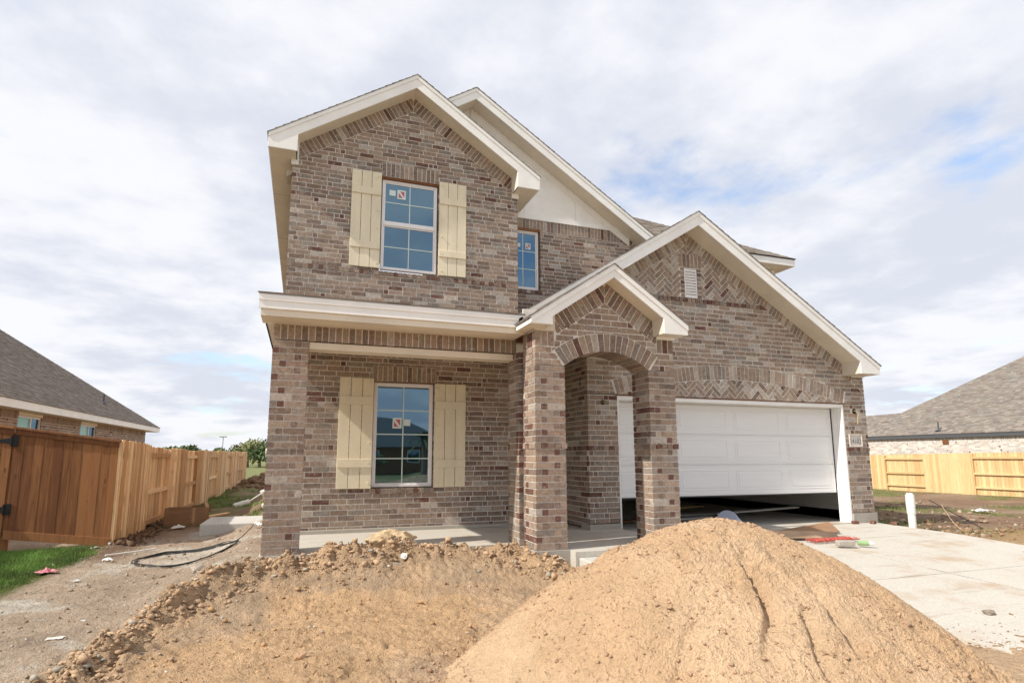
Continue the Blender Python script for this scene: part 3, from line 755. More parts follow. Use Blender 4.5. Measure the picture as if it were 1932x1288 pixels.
# ---- shutters
def shutter(x0, x1, z0, z1, y, bolt_right):
    w = (x1 - x0); bw = (w - .016) / 3
    root = empty('shutter'); root.parent = H
    bx = x1 - .05 if bolt_right else x0 + .05
    for k in range(6):
        z = z0 + .08 + (z1 - z0 - .16) * k / 5; MB().tube([(bx, y - .03, z), (bx, y - .058, z)], .011, 8).build('bolt', 'shutter', root)
    for i in range(3):
        bevel(MB().box(x0 + i * (bw + .008), x0 + i * (bw + .008) + bw, y - .03, y - .006, z0 + random.uniform(-.004, .004), z1 + random.uniform(-.004, .004)).build('board', 'shutter', root), .002)
    hb = .125
    for zc_ in (z0 + (z1 - z0) * .225, z0 + (z1 - z0) * .79):
        bevel(MB().box(x0 + .001, x1 - .001, y - .052, y - .031, zc_ - hb / 2, zc_ + hb / 2).build('batten', 'shutter', root), .003)
shutter(1.02, 1.542, 4.44, 6.235, YU, True); shutter(2.618, 3.14, 4.43, 6.25, YU, False)
shutter(.905, 1.424, .64, 2.345, YW, True); shutter(2.404, 2.925, .64, 2.300, YW, False)
# ---- gable vent
v = MB().box(6.688, 6.706, YG + .005, YG + .06, belt1 + .01, 4.455).box(6.934, 6.952, YG + .005, YG + .06, belt1 + .01, 4.455)
v.box(6.706, 6.934, YG + .005, YG + .06, 4.437, 4.455).box(6.706, 6.934, YG + .005, YG + .06, belt1 + .01, belt1 + .028).box(6.70, 6.94, YG + .06, YG + .07, belt1 + .01, 4.455)
vent = v.build('gable_vent', 'vinyl', H)
for k in range(10):
    z = belt1 + .03 + k * .0515
    MB().add([(6.706, YG + .012, z), (6.934, YG + .012, z), (6.934, YG + .012, z + .036), (6.706, YG + .012, z + .036),
              (6.706, YG + .055, z + .020), (6.934, YG + .055, z + .020), (6.934, YG + .055, z + .050), (6.706, YG + .055, z + .050)],
             [(0, 1, 2, 3), (7, 6, 5, 4), (3, 2, 6, 7), (4, 5, 1, 0), (0, 3, 7, 4), (1, 5, 6, 2)]).build('louver', 'vinyl', vent)
# ---- garage opening trim and door
for a, b in ((ox0, ox0 + .03), (ox1 - .03, ox1)):
    for k in range(2):
        MB().box(a, b, YG + .004 + k * .125, YG + .125 + k * .125, -.10, 2.115 - .0).build('door_jamb', 'fascia', H)
MB().box(ox0 + .03, ox1 - .03, YG + .006, YG + .25, 2.055, 2.115).build('door_header', 'fascia', H)
MB().box(ox0 + .03, ox0 + .06, YG + .25, YG + .27, .0, 2.055).build('door_stop', 'fascia', H)
gd = empty('garage_door', (0, 0, 0)); gd.parent = H
gd['label'] = 'white raised-panel sectional door stopped half a metre above the floor'
yd = YG + .262; sh_ = .533
for s in range(4):
    z0 = .447 + s * sh_; z1 = z0 + sh_ - .003; zt1 = min(z1, 2.4)
    mb = MB().box(ox0 + .05, ox1 - .045, yd, yd + .045, z0, zt1)
    x0, x1 = ox0 + .05, ox1 - .045; cw = (x1 - x0) / 4
    for i in range(4):
        a, b = x0 + i * cw + .085, x0 + (i + 1) * cw - .085; c_, d_ = z0 + .09, z1 - .09
        # raised frame rib around each long panel
        r = .016
        for (p, q, e, g) in ((a, b, c_, c_ + r), (a, b, d_ - r, d_), (a, a + r, c_ + r, d_ - r), (b - r, b, c_ + r, d_ - r)):
            mb.box(p, q, yd - .0045, yd + .001, e, g)
        mb.box(a + .05, b - .05, yd - .005, yd + .001, c_ + .045, d_ - .045)
    # long ribs near section joints
    mb.box(x0, x1, yd - .006, yd + .001, z0 + .012, z0 + .026); mb.box(x0, x1, yd - .006, yd + .001, z1 - .026, z1 - .012)
    mb.box(x0, x1, yd - .004, yd + .001, z0 + .042, z0 + .05)
    bevel(mb.build('door_section', 'doorw', gd), .004)
MB().box(ox0 + .05, ox1 - .045, yd + .004, yd + .04, .425, .4465).build('bottom_seal', 'rubber', gd)
# garage inside
MB().box(4.85, 10.6, 1.0, 7.2, -.30, -.105).build('garage_floor', 'concrete', H)
MB().box(4.81, 4.85, 1.1, 7.2, -.1, 2.6).build('garage_inner_wall', 'drywall', H)
MB().box(10.6, 10.638, 1.1, 7.2, -.1, 2.6).build('garage_inner_wall', 'drywall', H)
MB().box(4.85, 10.6, 7.2, 7.24, -.1, 2.6).build('garage_inner_wall', 'drywall', H)
MB().box(4.85, 10.6, 1.2, 7.2, 2.6, 2.64).build('garage_ceiling', 'drywall', H)
MB().box(ox0 - .4, ox1 + .4, 1.06, 1.1, 2.12, 2.6).build('garage_inner_wall', 'drywall', H)
# ---- foundation concrete
MB().box(10.185, 10.785, .90, 1.2, -.45, Cc - .005).build('foundation', 'concrete2', H)
MB().box(4.69, 5.247, .905, 1.2, -.3, Cc - .005).build('foundation', 'concrete2', H)
MB().box(10.60, 10.79, 1.2, 13.5, -.6, Cc - .005).build('foundation', 'concrete2', H)
MB().box(-.02, .1, 1.86, 13.5, -.6, .0).build('foundation', 'concrete2', H)
MB().box(.03, 4.1, 1.78, 1.87, -.002, .045).build('wall_curb', 'concrete2', H)
MB().box(3.09, 3.56, -.715, -.25, -.45, -.004).build('foundation', 'concrete2', H)
MB().box(-.02, 3.09, -.02, 1.9, -.5, -.004).build('porch_slab', 'concrete', H)
MB().box(3.09, 5.24, -.249, 3.4, -.5, -.006).build('entry_slab', 'concrete', H)
MB().box(3.561, 5.24, -.86, -.25, -.5, -.008).build('entry_slab', 'concrete', H)
# ---- address plaque
pl = MB().box(10.258, 10.588, YG - .004, YG + .03, 1.305, 1.55)
for b_ in ((10.258, 10.588, 1.305, 1.327), (10.258, 10.588, 1.528, 1.55), (10.258, 10.28, 1.327, 1.528), (10.566, 10.588, 1.327, 1.528)):
    pl.box(b_[0], b_[1], YG - .016, YG - .003, b_[2], b_[3])
pq = bevel(pl.build('address_plaque', 'plaque', H, 'cream stone house number plaque reading 14102'), .003)
tx = bpy.data.curves.new('house_number', 'FONT'); tx.body = '14102'; tx.size = .158; tx.extrude = .004; tx.align_x = 'CENTER'; tx.offset = -.004; tx.space_character = 1.12
to = bpy.data.objects.new('tmp_text', tx); COL.objects.link(to)
bpy.context.view_layer.update()
tm = bpy.data.meshes.new_from_object(to); bpy.data.objects.remove(to)
tm.materials.clear(); tm.materials.append(M['ink'])
tx_o = bpy.data.objects.new('house_number', tm); COL.objects.link(tx_o); tx_o.parent = pq
tx_o.rotation_euler = (math.pi / 2, 0, 0); tx_o.location = (10.415, YG - .007, 1.372); tx_o.scale = (.66, .92, 1)
# ---- light boxes with loose wire
def light_box(x, z, big=1):
    lb = MB().tube([(x, YG - .006, z), (x, YG + .04, z)], .05 * big, 14).build('junction_box', 'dark', H)
    pts = [(x - .01, YG - .005, z + .01), (x + .02, YG - .035, z - .01), (x + .05, YG - .045, z - .06), (x + .03, YG - .04, z - .11), (x + .035, YG - .03, z - .17), (x + .035, YG - .02, z - .25)] if big > .9 else \
          [(x - .03, YG - .006, z), (x, YG - .03, z + .015), (x + .035, YG - .025, z - .01), (x, YG - .02, z - .02)]
    MB().tube(pts, .006, 6).build('wire', 'yellow', lb)
light_box(10.455, 1.99, 1); light_box(4.985, 1.995, .8)
# vent hood on left side wall
MB().tube([(-.005, 2.2, 1.18), (-.10, 2.2, 1.18)], [.06, .06], 14).tube([(-.09, 2.2, 1.18), (-.125, 2.2, 1.18)], [.068, .068], 14).build('vent_cap', 'pvc', H)
MB().tube([(-.005, 2.4, .45), (-.06, 2.36, .44), (-.13, 2.3, .38)], [.018, .03, .03], 10).build('hose_outlet', 'pvc', H)

# ---- emit bricks: the 300 that show largest as single parts, the rest as one part
order = sorted(range(len(BRICKS)), key=lambda i: -BRICKS[i][3])
top = set(order[:300]); rest = MB()
for i, (vs, fs, col, a, wall) in enumerate(BRICKS):
    if i in top: MB().add(vs, fs, col).build('brick', 'brick', wall)
    else: rest.add(vs, fs, col)
tag(rest.build('brick_courses', 'brick', H), kind='stuff')

# ================================================================== GROUND
def vnoise(x, y, f, seed=0):
    r = np.random.default_rng(seed); g = r.random((256, 256))
    X = x * f + 1000.3; Y = y * f + 1000.7; xi = np.floor(X).astype(int); yi = np.floor(Y).astype(int)
    fx = X - xi; fy = Y - yi; fx = fx * fx * (3 - 2 * fx); fy = fy * fy * (3 - 2 * fy)
    a = g[xi % 256, yi % 256]; b = g[(xi + 1) % 256, yi % 256]; c = g[xi % 256, (yi + 1) % 256]; d = g[(xi + 1) % 256, (yi + 1) % 256]
    return (a * (1 - fx) + b * fx) * (1 - fy) + (c * (1 - fx) + d * fx) * fy - .5
def fbm(x, y, f, o=4, seed=0, g=.5):
    s = 0; a = 1.0
    for k in range(o): s = s + a * vnoise(x, y, f, seed + k); f *= 2.07; a *= g
    return s
def ridged(x, y, f, o=4, seed=0):
    s = 0; a = 1.0
    for k in range(o): s = s + a * (1 - np.abs(2 * vnoise(x, y, f, seed + k)) * 2); f *= 2.1; a *= .5
    return s
def crumb(x, y, f, o, seed):      # pitted, crumbly relief
    s = 0; a = 1.0
    for k in range(o): s = s + a * (np.minimum(1, np.abs(vnoise(x, y, f, seed + k)) * 4.5) - .6); f *= 1.9; a *= .6
    return s
def sstep(v, a, b): t = np.clip((v - a) / (b - a), 0, 1); return t * t * (3 - 2 * t)
BERM = [(-1.25, -4.6), (-1.02, -3.4), (-.98, -2.3), (-.82, -1.3), (-.55, -.72), (-.1, -.36), (.5, -.30), (1.3, -.28), (2.2, -.22), (3.0, -.40), (3.35, -.95)]
def berm_dist(x, y):
    d = np.full(np.shape(x), 1e9)
    for (ax, ay), (bx, by) in zip(BERM[:-1], BERM[1:]):
        vx, vy = bx - ax, by - ay; t = np.clip(((x - ax) * vx + (y - ay) * vy) / (vx * vx + vy * vy), 0, 1)
        d = np.minimum(d, np.hypot(x - ax - t * vx, y - ay - t * vy))
    return d
def yard(x, y):        # 1 inside the graded front yard, 0 on the packed path at the left
    bx = np.interp(y, [p[1] for p in BERM[:6]], [p[0] for p in BERM[:6]])
    return sstep(x - bx, -.12, .12) * (1 - sstep(y, -.35, -.1))
def ground_z(x, y, detail=True):
    x = np.asarray(x, float); y = np.asarray(y, float)
    left = -.42 + 0 * x
    near = sstep(-x, .15, 1.3)                       # left strip falls away from the slab
    zl = -.16 * (1 - near) + left * near
    zl = np.where(y < .2, zl * sstep(y, -2.2, .2) + left * (1 - sstep(y, -2.2, .2)), zl)
    zy = -.36 + .32 * sstep(y, -1.5, -.15)           # yard rises to the slab
    k = yard(x, y)
    z = zl * (1 - k) + zy * k
    right = sstep(x, 10.2, 11.2)
    zr_ = -.24 - .34 * sstep(x, 13, 27) - .03 * sstep(-y, 0, 3)
    z = z * (1 - right) + zr_ * right
    mid = sstep(x, 3.3, 4.2) * (1 - right)
    z = z * (1 - mid) + (np.interp(y, [-14, -3.5, -.5, .92], [-.65, -.33, -.30, -.30]) - .01) * mid
    far = sstep(np.hypot(x - 3, y), 30, 60); z = z * (1 - far) + (-.5) * far
    under = (x > .0) & (x < 10.7) & (y > -.0) & (y < 13.4)
    z = np.where(under, -.47, z)
    if detail:
        bd = berm_dist(x, y); w = np.exp(-(bd / .17) ** 2); w2 = np.exp(-(bd / .34) ** 2)
        z = z + w * (.075 + .20 * fbm(x, y, 2.2, 4, 31)) + w2 * .06 * ridged(x, y, 6, 3, 77) * .5
        nearm = 1 - sstep(np.hypot(x - 1, y + 2), 9, 16)
        z = z + nearm * (.030 * fbm(x, y, 1.6, 5, 3) + .012 * fbm(x, y, 11, 3, 9)) + (1 - nearm) * .10 * fbm(x, y, .5, 4, 5)
        yd_ = k * nearm; z = z + yd_ * (.012 * ridged(x, y, 5.0, 4, 55) * .6 + .018 * crumb(x, y, 14, 3, 56) * (.4 + sstep(fbm(x, y, 1.2, 3, 57), -.15, .2))) + nearm * .009 * crumb(x, y, 12, 2, 58)
        z = z + w2 * .065 * crumb(x, y, 6, 4, 59)
        mnd = np.exp(-(((x - 12.0) / 1.2) ** 2 + ((y + 1.6) / 1.0) ** 2)); z = z + mnd * (.26 + .10 * fbm(x, y, 2.5, 4, 91))
        rl = sstep(x, 10.9, 11.6) * (1 - sstep(x, 15, 19)); z = z + rl * .05 * fbm(x, y, 1.4, 4, 61)
        fb = np.exp(-((x + 2.62) / .3) ** 2) * sstep(y, 3, 5); z = z + fb * (.02 + .06 * fbm(x, y, 3, 3, 15))
        tr = np.exp(-(((x + .9) / 1.1) ** 2 + ((y - 27) / 3.0) ** 2)); z = z + tr * (.45 + .3 * fbm(x, y, 1.2, 4, 25))
    return z
def axis(d0, d1, step, lo, hi, g=1.09):
    a = list(np.arange(d0, d1 + 1e-6, step)); s = step
    while a[-1] < hi: s *= g; a.append(a[-1] + s)
    s = step
    while a[0] > lo: s *= g; a.insert(0, a[0] - s)
    return np.array(a)
def grid_mesh(name, X, Y, Z, C, m, **kw):
    ny, nx = X.shape; me = bpy.data.meshes.new(name)
    vs = np.stack([X, Y, Z], -1).reshape(-1, 3); idx = np.arange(ny * nx).reshape(ny, nx)
    q = np.stack([idx[:-1, :-1], idx[:-1, 1:], idx[1:, 1:], idx[1:, :-1]], -1).reshape(-1, 4)
    me.vertices.add(len(vs)); me.vertices.foreach_set('co', vs.ravel()); me.loops.add(q.size); me.loops.foreach_set('vertex_index', q.ravel())
    me.polygons.add(len(q)); me.polygons.foreach_set('loop_start', np.arange(0, q.size, 4)); me.polygons.foreach_set('loop_total', np.full(len(q), 4))
    me.polygons.foreach_set('use_smooth', np.ones(len(q), bool))
    a = me.color_attributes.new('col', 'FLOAT_COLOR', 'POINT'); arr = np.ones((len(vs), 4), np.float32); arr[:, :3] = C.reshape(-1, 3); a.data.foreach_set('color', arr.ravel())
    me.materials.append(M[m]); me.update(); me.validate()
    o = bpy.data.objects.new(name, me); COL.objects.link(o); return tag(o, **kw)
def ground_col(x, y):
    x = np.asarray(x, float); y = np.asarray(y, float)
    c = lambda a: np.array(a)
    n = fbm(x, y, 1.1, 4, 71); n2 = fbm(x, y, 4.5, 4, 72)
    path = c((.43, .335, .25)); pale = c((.56, .50, .42)); dark = c((.20, .13, .09)); orange = c((.58, .385, .225)); tan = c((.54, .375, .24)); grassy = c((.19, .20, .075)); brown = c((.27, .175, .115)); field = c((.21, .22, .10))
    L = lambda a, b, t: a * (1 - t[..., None]) + b * t[..., None]
    one = np.ones(np.shape(x) + (3,))
    col = L(one * path, one * pale, sstep(n + n2 * .4, .02, .42))
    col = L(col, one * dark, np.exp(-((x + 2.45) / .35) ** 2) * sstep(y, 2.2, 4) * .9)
    col = L(col, one * brown, sstep(y, 5.5, 7.5) * .8)
    col = L(col, one * grassy, sstep(y, 8, 11) * sstep(n2 + n * .5, -.05, .25) * .8)
    k = yard(x, y); yc = L(one * tan, one * orange, sstep(n + .25 * n2 + .35 * np.exp(-((x - .6) ** 2 + (y + 1.3) ** 2) / 1.6), .0, .3))
    yc = L(yc, one * c((.42, .31, .21)), sstep(-n + n2 * .6, .18, .4) * .7)
    col = L(col, yc, k)
    col = L(col, one * c((.50, .34, .205)), np.exp(-(berm_dist(x, y) / .3) ** 2) * .75)
    r = sstep(x, 10.4, 11.2)
    rc = L(one * brown, one * c((.36, .26, .18)), sstep(n2, -.1, .3)); rc = L(rc, one * dark, np.exp(-((x - 11.7) ** 2 + (y - 1.6) ** 2) / 3.) * .75)
    rc = L(rc, one * grassy, sstep(fbm(x, y, .35, 4, 44) + .25 * sstep(x, 24, 28), .02, .22) * .85)
    rc = L(rc, one * c((.50, .32, .17)), np.exp(-(((x - 12.) / 1.4) ** 2 + ((y + 1.6) / 1.2) ** 2)))
    col = L(col, rc, r)
    far = sstep(np.hypot(x - 3, y), 26, 40); col = L(col, one * field, far)
    gp = sstep(-x, 2.55, 2.8) * (1 - sstep(y, 4.4, 4.6)) * sstep(y, -3, -2); col = L(col, one * c((.10, .12, .035)), gp)
    sp = sstep(x, 3.2, 4.4) * (1 - sstep(x, 5.9, 6.4)) * (1 - sstep(y, -1, -.6)); col = L(col, one * c((.50, .33, .19)), sp * .8)
    return col
xs = axis(-3.4, 4.6, .02, -700, 700); ys = axis(-5.0, 2.2, .02, -500, 900)
X, Y = np.meshgrid(xs, ys); Z = ground_z(X, Y)
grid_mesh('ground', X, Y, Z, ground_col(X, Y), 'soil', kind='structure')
def gz(x, y): return float(ground_z(np.array([x]), np.array([y]))[0])

# ---- driveway
def drv(y): return float(np.interp(y, [-14, -3.5, -.5, .92], [-.62, -.30, -.135, -.105]))
dn = [(5.45, 7.697), (7.715, 10.70)]; yj = [.925, -.42, -2.36, -5.4, -9.0, -14.0]
drive = empty('driveway'); drive['kind'] = 'structure'
for (a, b) in dn:
    for y1, y0 in zip(yj[:-1], yj[1:]):
        y0 += .018; n = 8; mb = MB()
        yy = [y0 + (y1 - y0) * i / n for i in range(n + 1)]
        vs = [(x, y, drv(y) - dz) for dz in (.12, 0) for y in yy for x in (a, b)]
        o2 = 2 * (n + 1); fs = []
        for i in range(n):
            fs.append((o2 + 2 * i, o2 + 2 * i + 1, o2 + 2 * i + 3, o2 + 2 * i + 2)); fs.append((2 * i, 2 * i + 2, o2 + 2 * i + 2, o2 + 2 * i)); fs.append((2 * i + 1, o2 + 2 * i + 1, o2 + 2 * i + 3, 2 * i + 3))
        fs.append((0, o2, o2 + 1, 1)); fs.append((2 * n, 2 * n + 1, o2 + 2 * n + 1, o2 + 2 * n))
        bevel(mb.add(vs, fs).build('concrete_panel', 'concrete', drive), .006)
jb = MB()
for y in yj[1:-1]: jb.box(5.45, 10.7, y - .002, y + .014, drv(y) - .03, drv(y) - .010)
for y1, y0 in zip(yj[:-1], yj[1:]): jb.add([(7.695, y0, drv(y0) - .012), (7.717, y0, drv(y0) - .012), (7.717, y1, drv(y1) - .012), (7.695, y1, drv(y1) - .012)], [(0, 1, 2, 3)])
jb.build('joint_filler', 'dark', drive)
# entry walk
bevel(MB().box(3.60, 5.44, -1.62, -.868, -.35, -.075).build('entry_walk', 'conc_white', kind='structure'), .012, 2)
# concrete pad by the fence
bevel(MB().box(-1.42, -.04, 5.5, 6.95, -.62, -.185).build('concrete_pad', 'conc_white', label='thick pale concrete equipment pad on the dirt beside the house corner', cat='concrete pad'), .02, 2)

# ---- sand pile
def pile_z(x, y):
    dx = x - 3.40; dy = y + 3.625
    ang = np.arctan2(dy, dx)
    rx = np.where(dx > 0, 1.43, 2.20); ry = np.where(dy > 0, 1.43, 2.17)
    wob = 1 + .015 * np.sin(ang * 5 + .6) + .015 * np.sin(ang * 7 + 1.1) + .06 * fbm(np.cos(ang) * 1.4 + 5, np.sin(ang) * 1.4, 1.3, 3, 8)
    r = np.hypot(dx / rx, dy / ry) / wob
    q_ = 1 - r ** 1.72; h = 1.09 * .063 * np.log1p(np.exp(np.clip(q_, -3, 2) / .063)) - .012 - .05 * sstep(r, 1.2, 1.5)
    z = -.42 + h
    steep = sstep(r, .1, .4)
    z += .045 * fbm(x, y, 1.5, 4, 101) * steep + .012 * fbm(x, y, 7, 4, 102)
    # gullies running down the front slope
    for (a0, wdt, dep, r0, r1_) in ((-2.14, .070, .075, .32, .72), (-1.80, .07, .055, .42, .86), (-1.62, .05, .035, .48, .8), (-1.97, .04, .035, .5, .85), (-2.42, .05, .03, .5, .9), (-1.35, .05, .05, .4, .8)):
        aw = a0 + .16 * fbm(r * 3.5, r * 0 + a0, 1.0, 4, 12)
        d = np.angle(np.exp(1j * (ang - aw)))
        prof = np.where(d < 0, np.exp(-(d / (wdt * .16)) ** 2), np.exp(-(d / wdt) ** 2))
        z -= dep * prof * sstep(r, r0, r0 + .06) * (1 - sstep(r, r1_ - .25, r1_)) * (.7 + 1.2 * np.clip(vnoise(x, y, 3, 77) + .3, 0, 1))
    # terraces of slumped sand on the upper left flank
    tn = r + .05 * fbm(x, y, 2.2, 3, 33)
    z += .018 * np.sin(tn * 34) * sstep(-dx + dy * .6, .0, .8) * np.exp(-((r - .42) / .2) ** 2)
    lump = np.clip(ridged(x, y, 9, 4, 140) * .5 + .1, -1, 1)
    rough_m = sstep(fbm(x, y, .9, 3, 170) + .30 * sstep(dx, -.4, .6) - .12, -.05, .25)
    z += (.034 * lump * rough_m + .030 * crumb(x, y, 11, 3, 150) * (.22 + .78 * rough_m) + (.021 * crumb(x, y, 25, 2, 160) + .013 * crumb(x, y, 44, 2, 165)) * (.42 + .58 * rough_m))
    return z, r
px_ = np.arange(.3, 5.7, .0105); py_ = np.arange(-6.5, -1.4, .0105)
PX, PY = np.meshgrid(px_, py_); PZ, PR = pile_z(PX, PY)
gzz = ground_z(PX, PY); PZ = np.where(PR > 1.5, gzz - .06, PZ)
sc = np.array((.84, .59, .375)); sc2 = np.array((.77, .52, .315)); tn = sstep(fbm(PX, PY, 1.8, 4, 200), -.1, .3)[..., None]
grid_mesh('sand_pile', PX, PY, PZ, sc * (1 - tn) + sc2 * tn, 'sand', label='big heap of orange masonry sand in front of the arched entry', cat='sand pile')
def top_z(x, y):
    z = gz(x, y)
    if 0.6 < x < 5.6 and -6.4 < y < -1.4:
        pz, pr = pile_z(np.array([x]), np.array([y]))
        if pr[0] < 1.05: z = max(z, float(pz[0]))
    return z

# ---- clods and stones
ICO = None
def ico_unit():
    t = (1 + 5 ** .5) / 2; v = [(-1, t, 0), (1, t, 0), (-1, -t, 0), (1, -t, 0), (0, -1, t), (0, 1, t), (0, -1, -t), (0, 1, -t), (t, 0, -1), (t, 0, 1), (-t, 0, -1), (-t, 0, 1)]
    f = [(0, 11, 5), (0, 5, 1), (0, 1, 7), (0, 7, 10), (0, 10, 11), (1, 5, 9), (5, 11, 4), (11, 10, 2), (10, 7, 6), (7, 1, 8), (3, 9, 4), (3, 4, 2), (3, 2, 6), (3, 6, 8), (3, 8, 9), (4, 9, 5), (2, 4, 11), (6, 2, 10), (8, 6, 7), (9, 8, 1)]
    return np.array(v) / math.hypot(1, t), np.array(f)
IV, IF = ico_unit()
def scatter(name, P, R, C, m, flat=.75, **kw):
    """many small angular stones in one mesh"""
    n = len(P); k = len(IV)
    jit = 1 + RNG.uniform(-.48, .40, (n, k, 1)); sc_ = RNG.uniform(.6, 1.35, (n, 1, 3)) * np.array([1, 1, flat])
    a = RNG.uniform(0, 6.28, n); ca, sa = np.cos(a), np.sin(a)
    v = IV[None] * jit * sc_; x = v[..., 0] * ca[:, None] - v[..., 1] * sa[:, None]; y = v[..., 0] * sa[:, None] + v[..., 1] * ca[:, None]
    v = np.stack([x, y, v[..., 2]], -1) * R[:, None, None] + P[:, None, :]
    f = (IF[None] + (np.arange(n) * k)[:, None, None]).reshape(-1, 3); v = v.reshape(-1, 3)
    me = bpy.data.meshes.new(name); me.vertices.add(len(v)); me.vertices.foreach_set('co', v.ravel())
    me.loops.add(f.size); me.loops.foreach_set('vertex_index', f.ravel()); me.polygons.add(len(f))
    me.polygons.foreach_set('loop_start', np.arange(0, f.size, 3)); me.polygons.foreach_set('loop_total', np.full(len(f), 3))
    at = me.color_attributes.new('col', 'FLOAT_COLOR', 'POINT'); arr = np.ones((len(v), 4), np.float32); arr[:, :3] = np.repeat(C, k, 0); at.data.foreach_set('color', arr.ravel())
    me.materials.append(M[m]); me.update(); me.validate()
    o = bpy.data.objects.new(name, me); COL.objects.link(o); return tag(o, **kw)
P = []; R = []; C = []
def clod(x, y, r, base=None):
    P.append((x, y, 0)); R.append(r); C.append(base)
bp_ = np.array(BERM); seg = np.hypot(*(bp_[1:] - bp_[:-1]).T); cum = np.concatenate([[0], np.cumsum(seg)])
for i in range(9000):
    t = RNG.uniform(0, cum[-1]); wd_ = .09 + .16 * abs(math.sin(t * 1.9) * math.sin(t * .83 + 1)); x = np.interp(t, cum, bp_[:, 0]) + RNG.normal(0, wd_); y = np.interp(t, cum, bp_[:, 1]) + RNG.normal(0, wd_)
    if y > -.03 and x > -.03: continue
    r = min(.048, .004 + RNG.exponential(.0068)); g = RNG.random()
    b_ = (.50, .345, .22) if g < .62 else (.37, .255, .16) if g < .92 else (.38, .34, .28) if g < .98 else (.52, .46, .38)
    clod(x, y, r, b_)
for i in range(6500):
    x = RNG.uniform(-1.2, 5.0); y = RNG.uniform(-5.0, -.1)
    if berm_dist(np.array([x]), np.array([y]))[0] > .1 and yard(np.array([x]), np.array([y]))[0] < .5: continue
    if RNG.random() > .25 + 1.2 * max(0, float(vnoise(np.array([x]), np.array([y]), 1.3, 5)[0]) + .2): continue
    g = RNG.random(); clod(x, y, min(.03, .0035 + RNG.exponential(.0045)), (.46, .29, .15) if g < .75 else (.33, .22, .14) if g < .93 else (.55, .50, .43))
for i in range(2600):
    x = RNG.uniform(-3.2, -.2); y = RNG.uniform(-4.5, 5.5)
    g = RNG.random(); clod(x, y, min(.03, .003 + RNG.exponential(.0042)), (.34, .25, .18) if g < .6 else (.46, .41, .35) if g < .9 else (.62, .60, .56))
for i in range(900):
    x = -2.5 + RNG.normal(0, .13); y = RNG.uniform(4.4, 14); clod(x, y, .012 + RNG.exponential(.015), (.19, .12, .08))
for i in range(2200):
    x = 11.0 + RNG.exponential(2.0); y = RNG.uniform(-4, 8); clod(x, y, min(.07, .01 + RNG.exponential(.014)), (.30, .19, .12) if RNG.random() < .7 else (.42, .33, .25))
for i in range(1200):
    x = -.8 + RNG.normal(0, .9); y = 27 + RNG.normal(0, 2.0); clod(x, y, .04 + RNG.exponential(.05), (.24, .15, .09))
P = np.array(P); R = np.array(R); C = np.array(C) * RNG.uniform(.8, 1.15, (len(C), 1)); P[:, 2] = ground_z(P[:, 0], P[:, 1]) + R * .3
keep = ~((P[:, 0] > 5.4) & (P[:, 0] < 10.72) & (P[:, 1] < .9)); P, R, C = P[keep], R[keep], C[keep]
scatter('dirt_clods', P, R, C, 'clod', kind='stuff')
# sand lumps on the pile
n = 14000; a = RNG.uniform(0, 6.283, n); rr = np.sqrt(RNG.random(n)) * 1.2
X_ = 3.40 + np.cos(a) * rr * np.where(np.cos(a) > 0, 1.41, 2.03); Y_ = -3.625 + np.sin(a) * rr * np.where(np.sin(a) > 0, 1.43, 2.17)
k = (fbm(X_, Y_, 1.1, 3, 300) + .2 * (X_ > 3.4) + .35 * (rr > .95) > .06); X_, Y_ = X_[k], Y_[k]; Z_, _r = pile_z(X_, Y_); Z_ = np.maximum(Z_, ground_z(X_, Y_))
Rr = np.minimum(.024, .0028 + RNG.exponential(.0030, len(X_)))
Cs = np.array((.80, .53, .345)) * RNG.uniform(.84, 1.06, (len(X_), 1))
scatter('sand_lumps', np.stack([X_, Y_, Z_ + Rr * .2], -1), Rr, Cs, 'sand', .8, kind='stuff')
# sand spilled over the lower driveway edge
n = 1100; X_ = RNG.uniform(5.3, 6.6, n); Y_ = -4.6 + RNG.normal(0, .5, n) + (X_ - 5.3) * -.2; Z_ = np.array([max(drv(y), -1) for y in Y_]); Rr = .003 + RNG.exponential(.0035, n)
scatter('spilled_sand', np.stack([X_, Y_, Z_ + Rr * .1], -1), np.minimum(Rr, .03), np.array((.54, .35, .20)) * RNG.uniform(.8, 1.1, (n, 1)), 'sand', .6, kind='stuff')
sx_, sy_ = np.meshgrid(np.arange(4.6, 8.2, .02), np.arange(-6.6, -3.2, .02))
edge = (sx_ - 5.35) * .30 + (sy_ + 4.05) + .22 * fbm(sx_, sy_, 1.6, 4, 401)
zz = np.interp(sy_, [-14, -3.5, -.5], [-.62, -.30, -.135]) + .05 * sstep(-edge, 0, .6) + .012 * fbm(sx_, sy_, 9, 3, 402) + .012 * crumb(sx_, sy_, 14, 3, 403) - .035 * sstep(edge, -.02, .12)
grid_mesh('sand_drift', sx_, sy_, zz - .004, np.ones(sx_.shape + (3,)) * np.array((.58, .41, .265)), 'soil', kind='stuff')

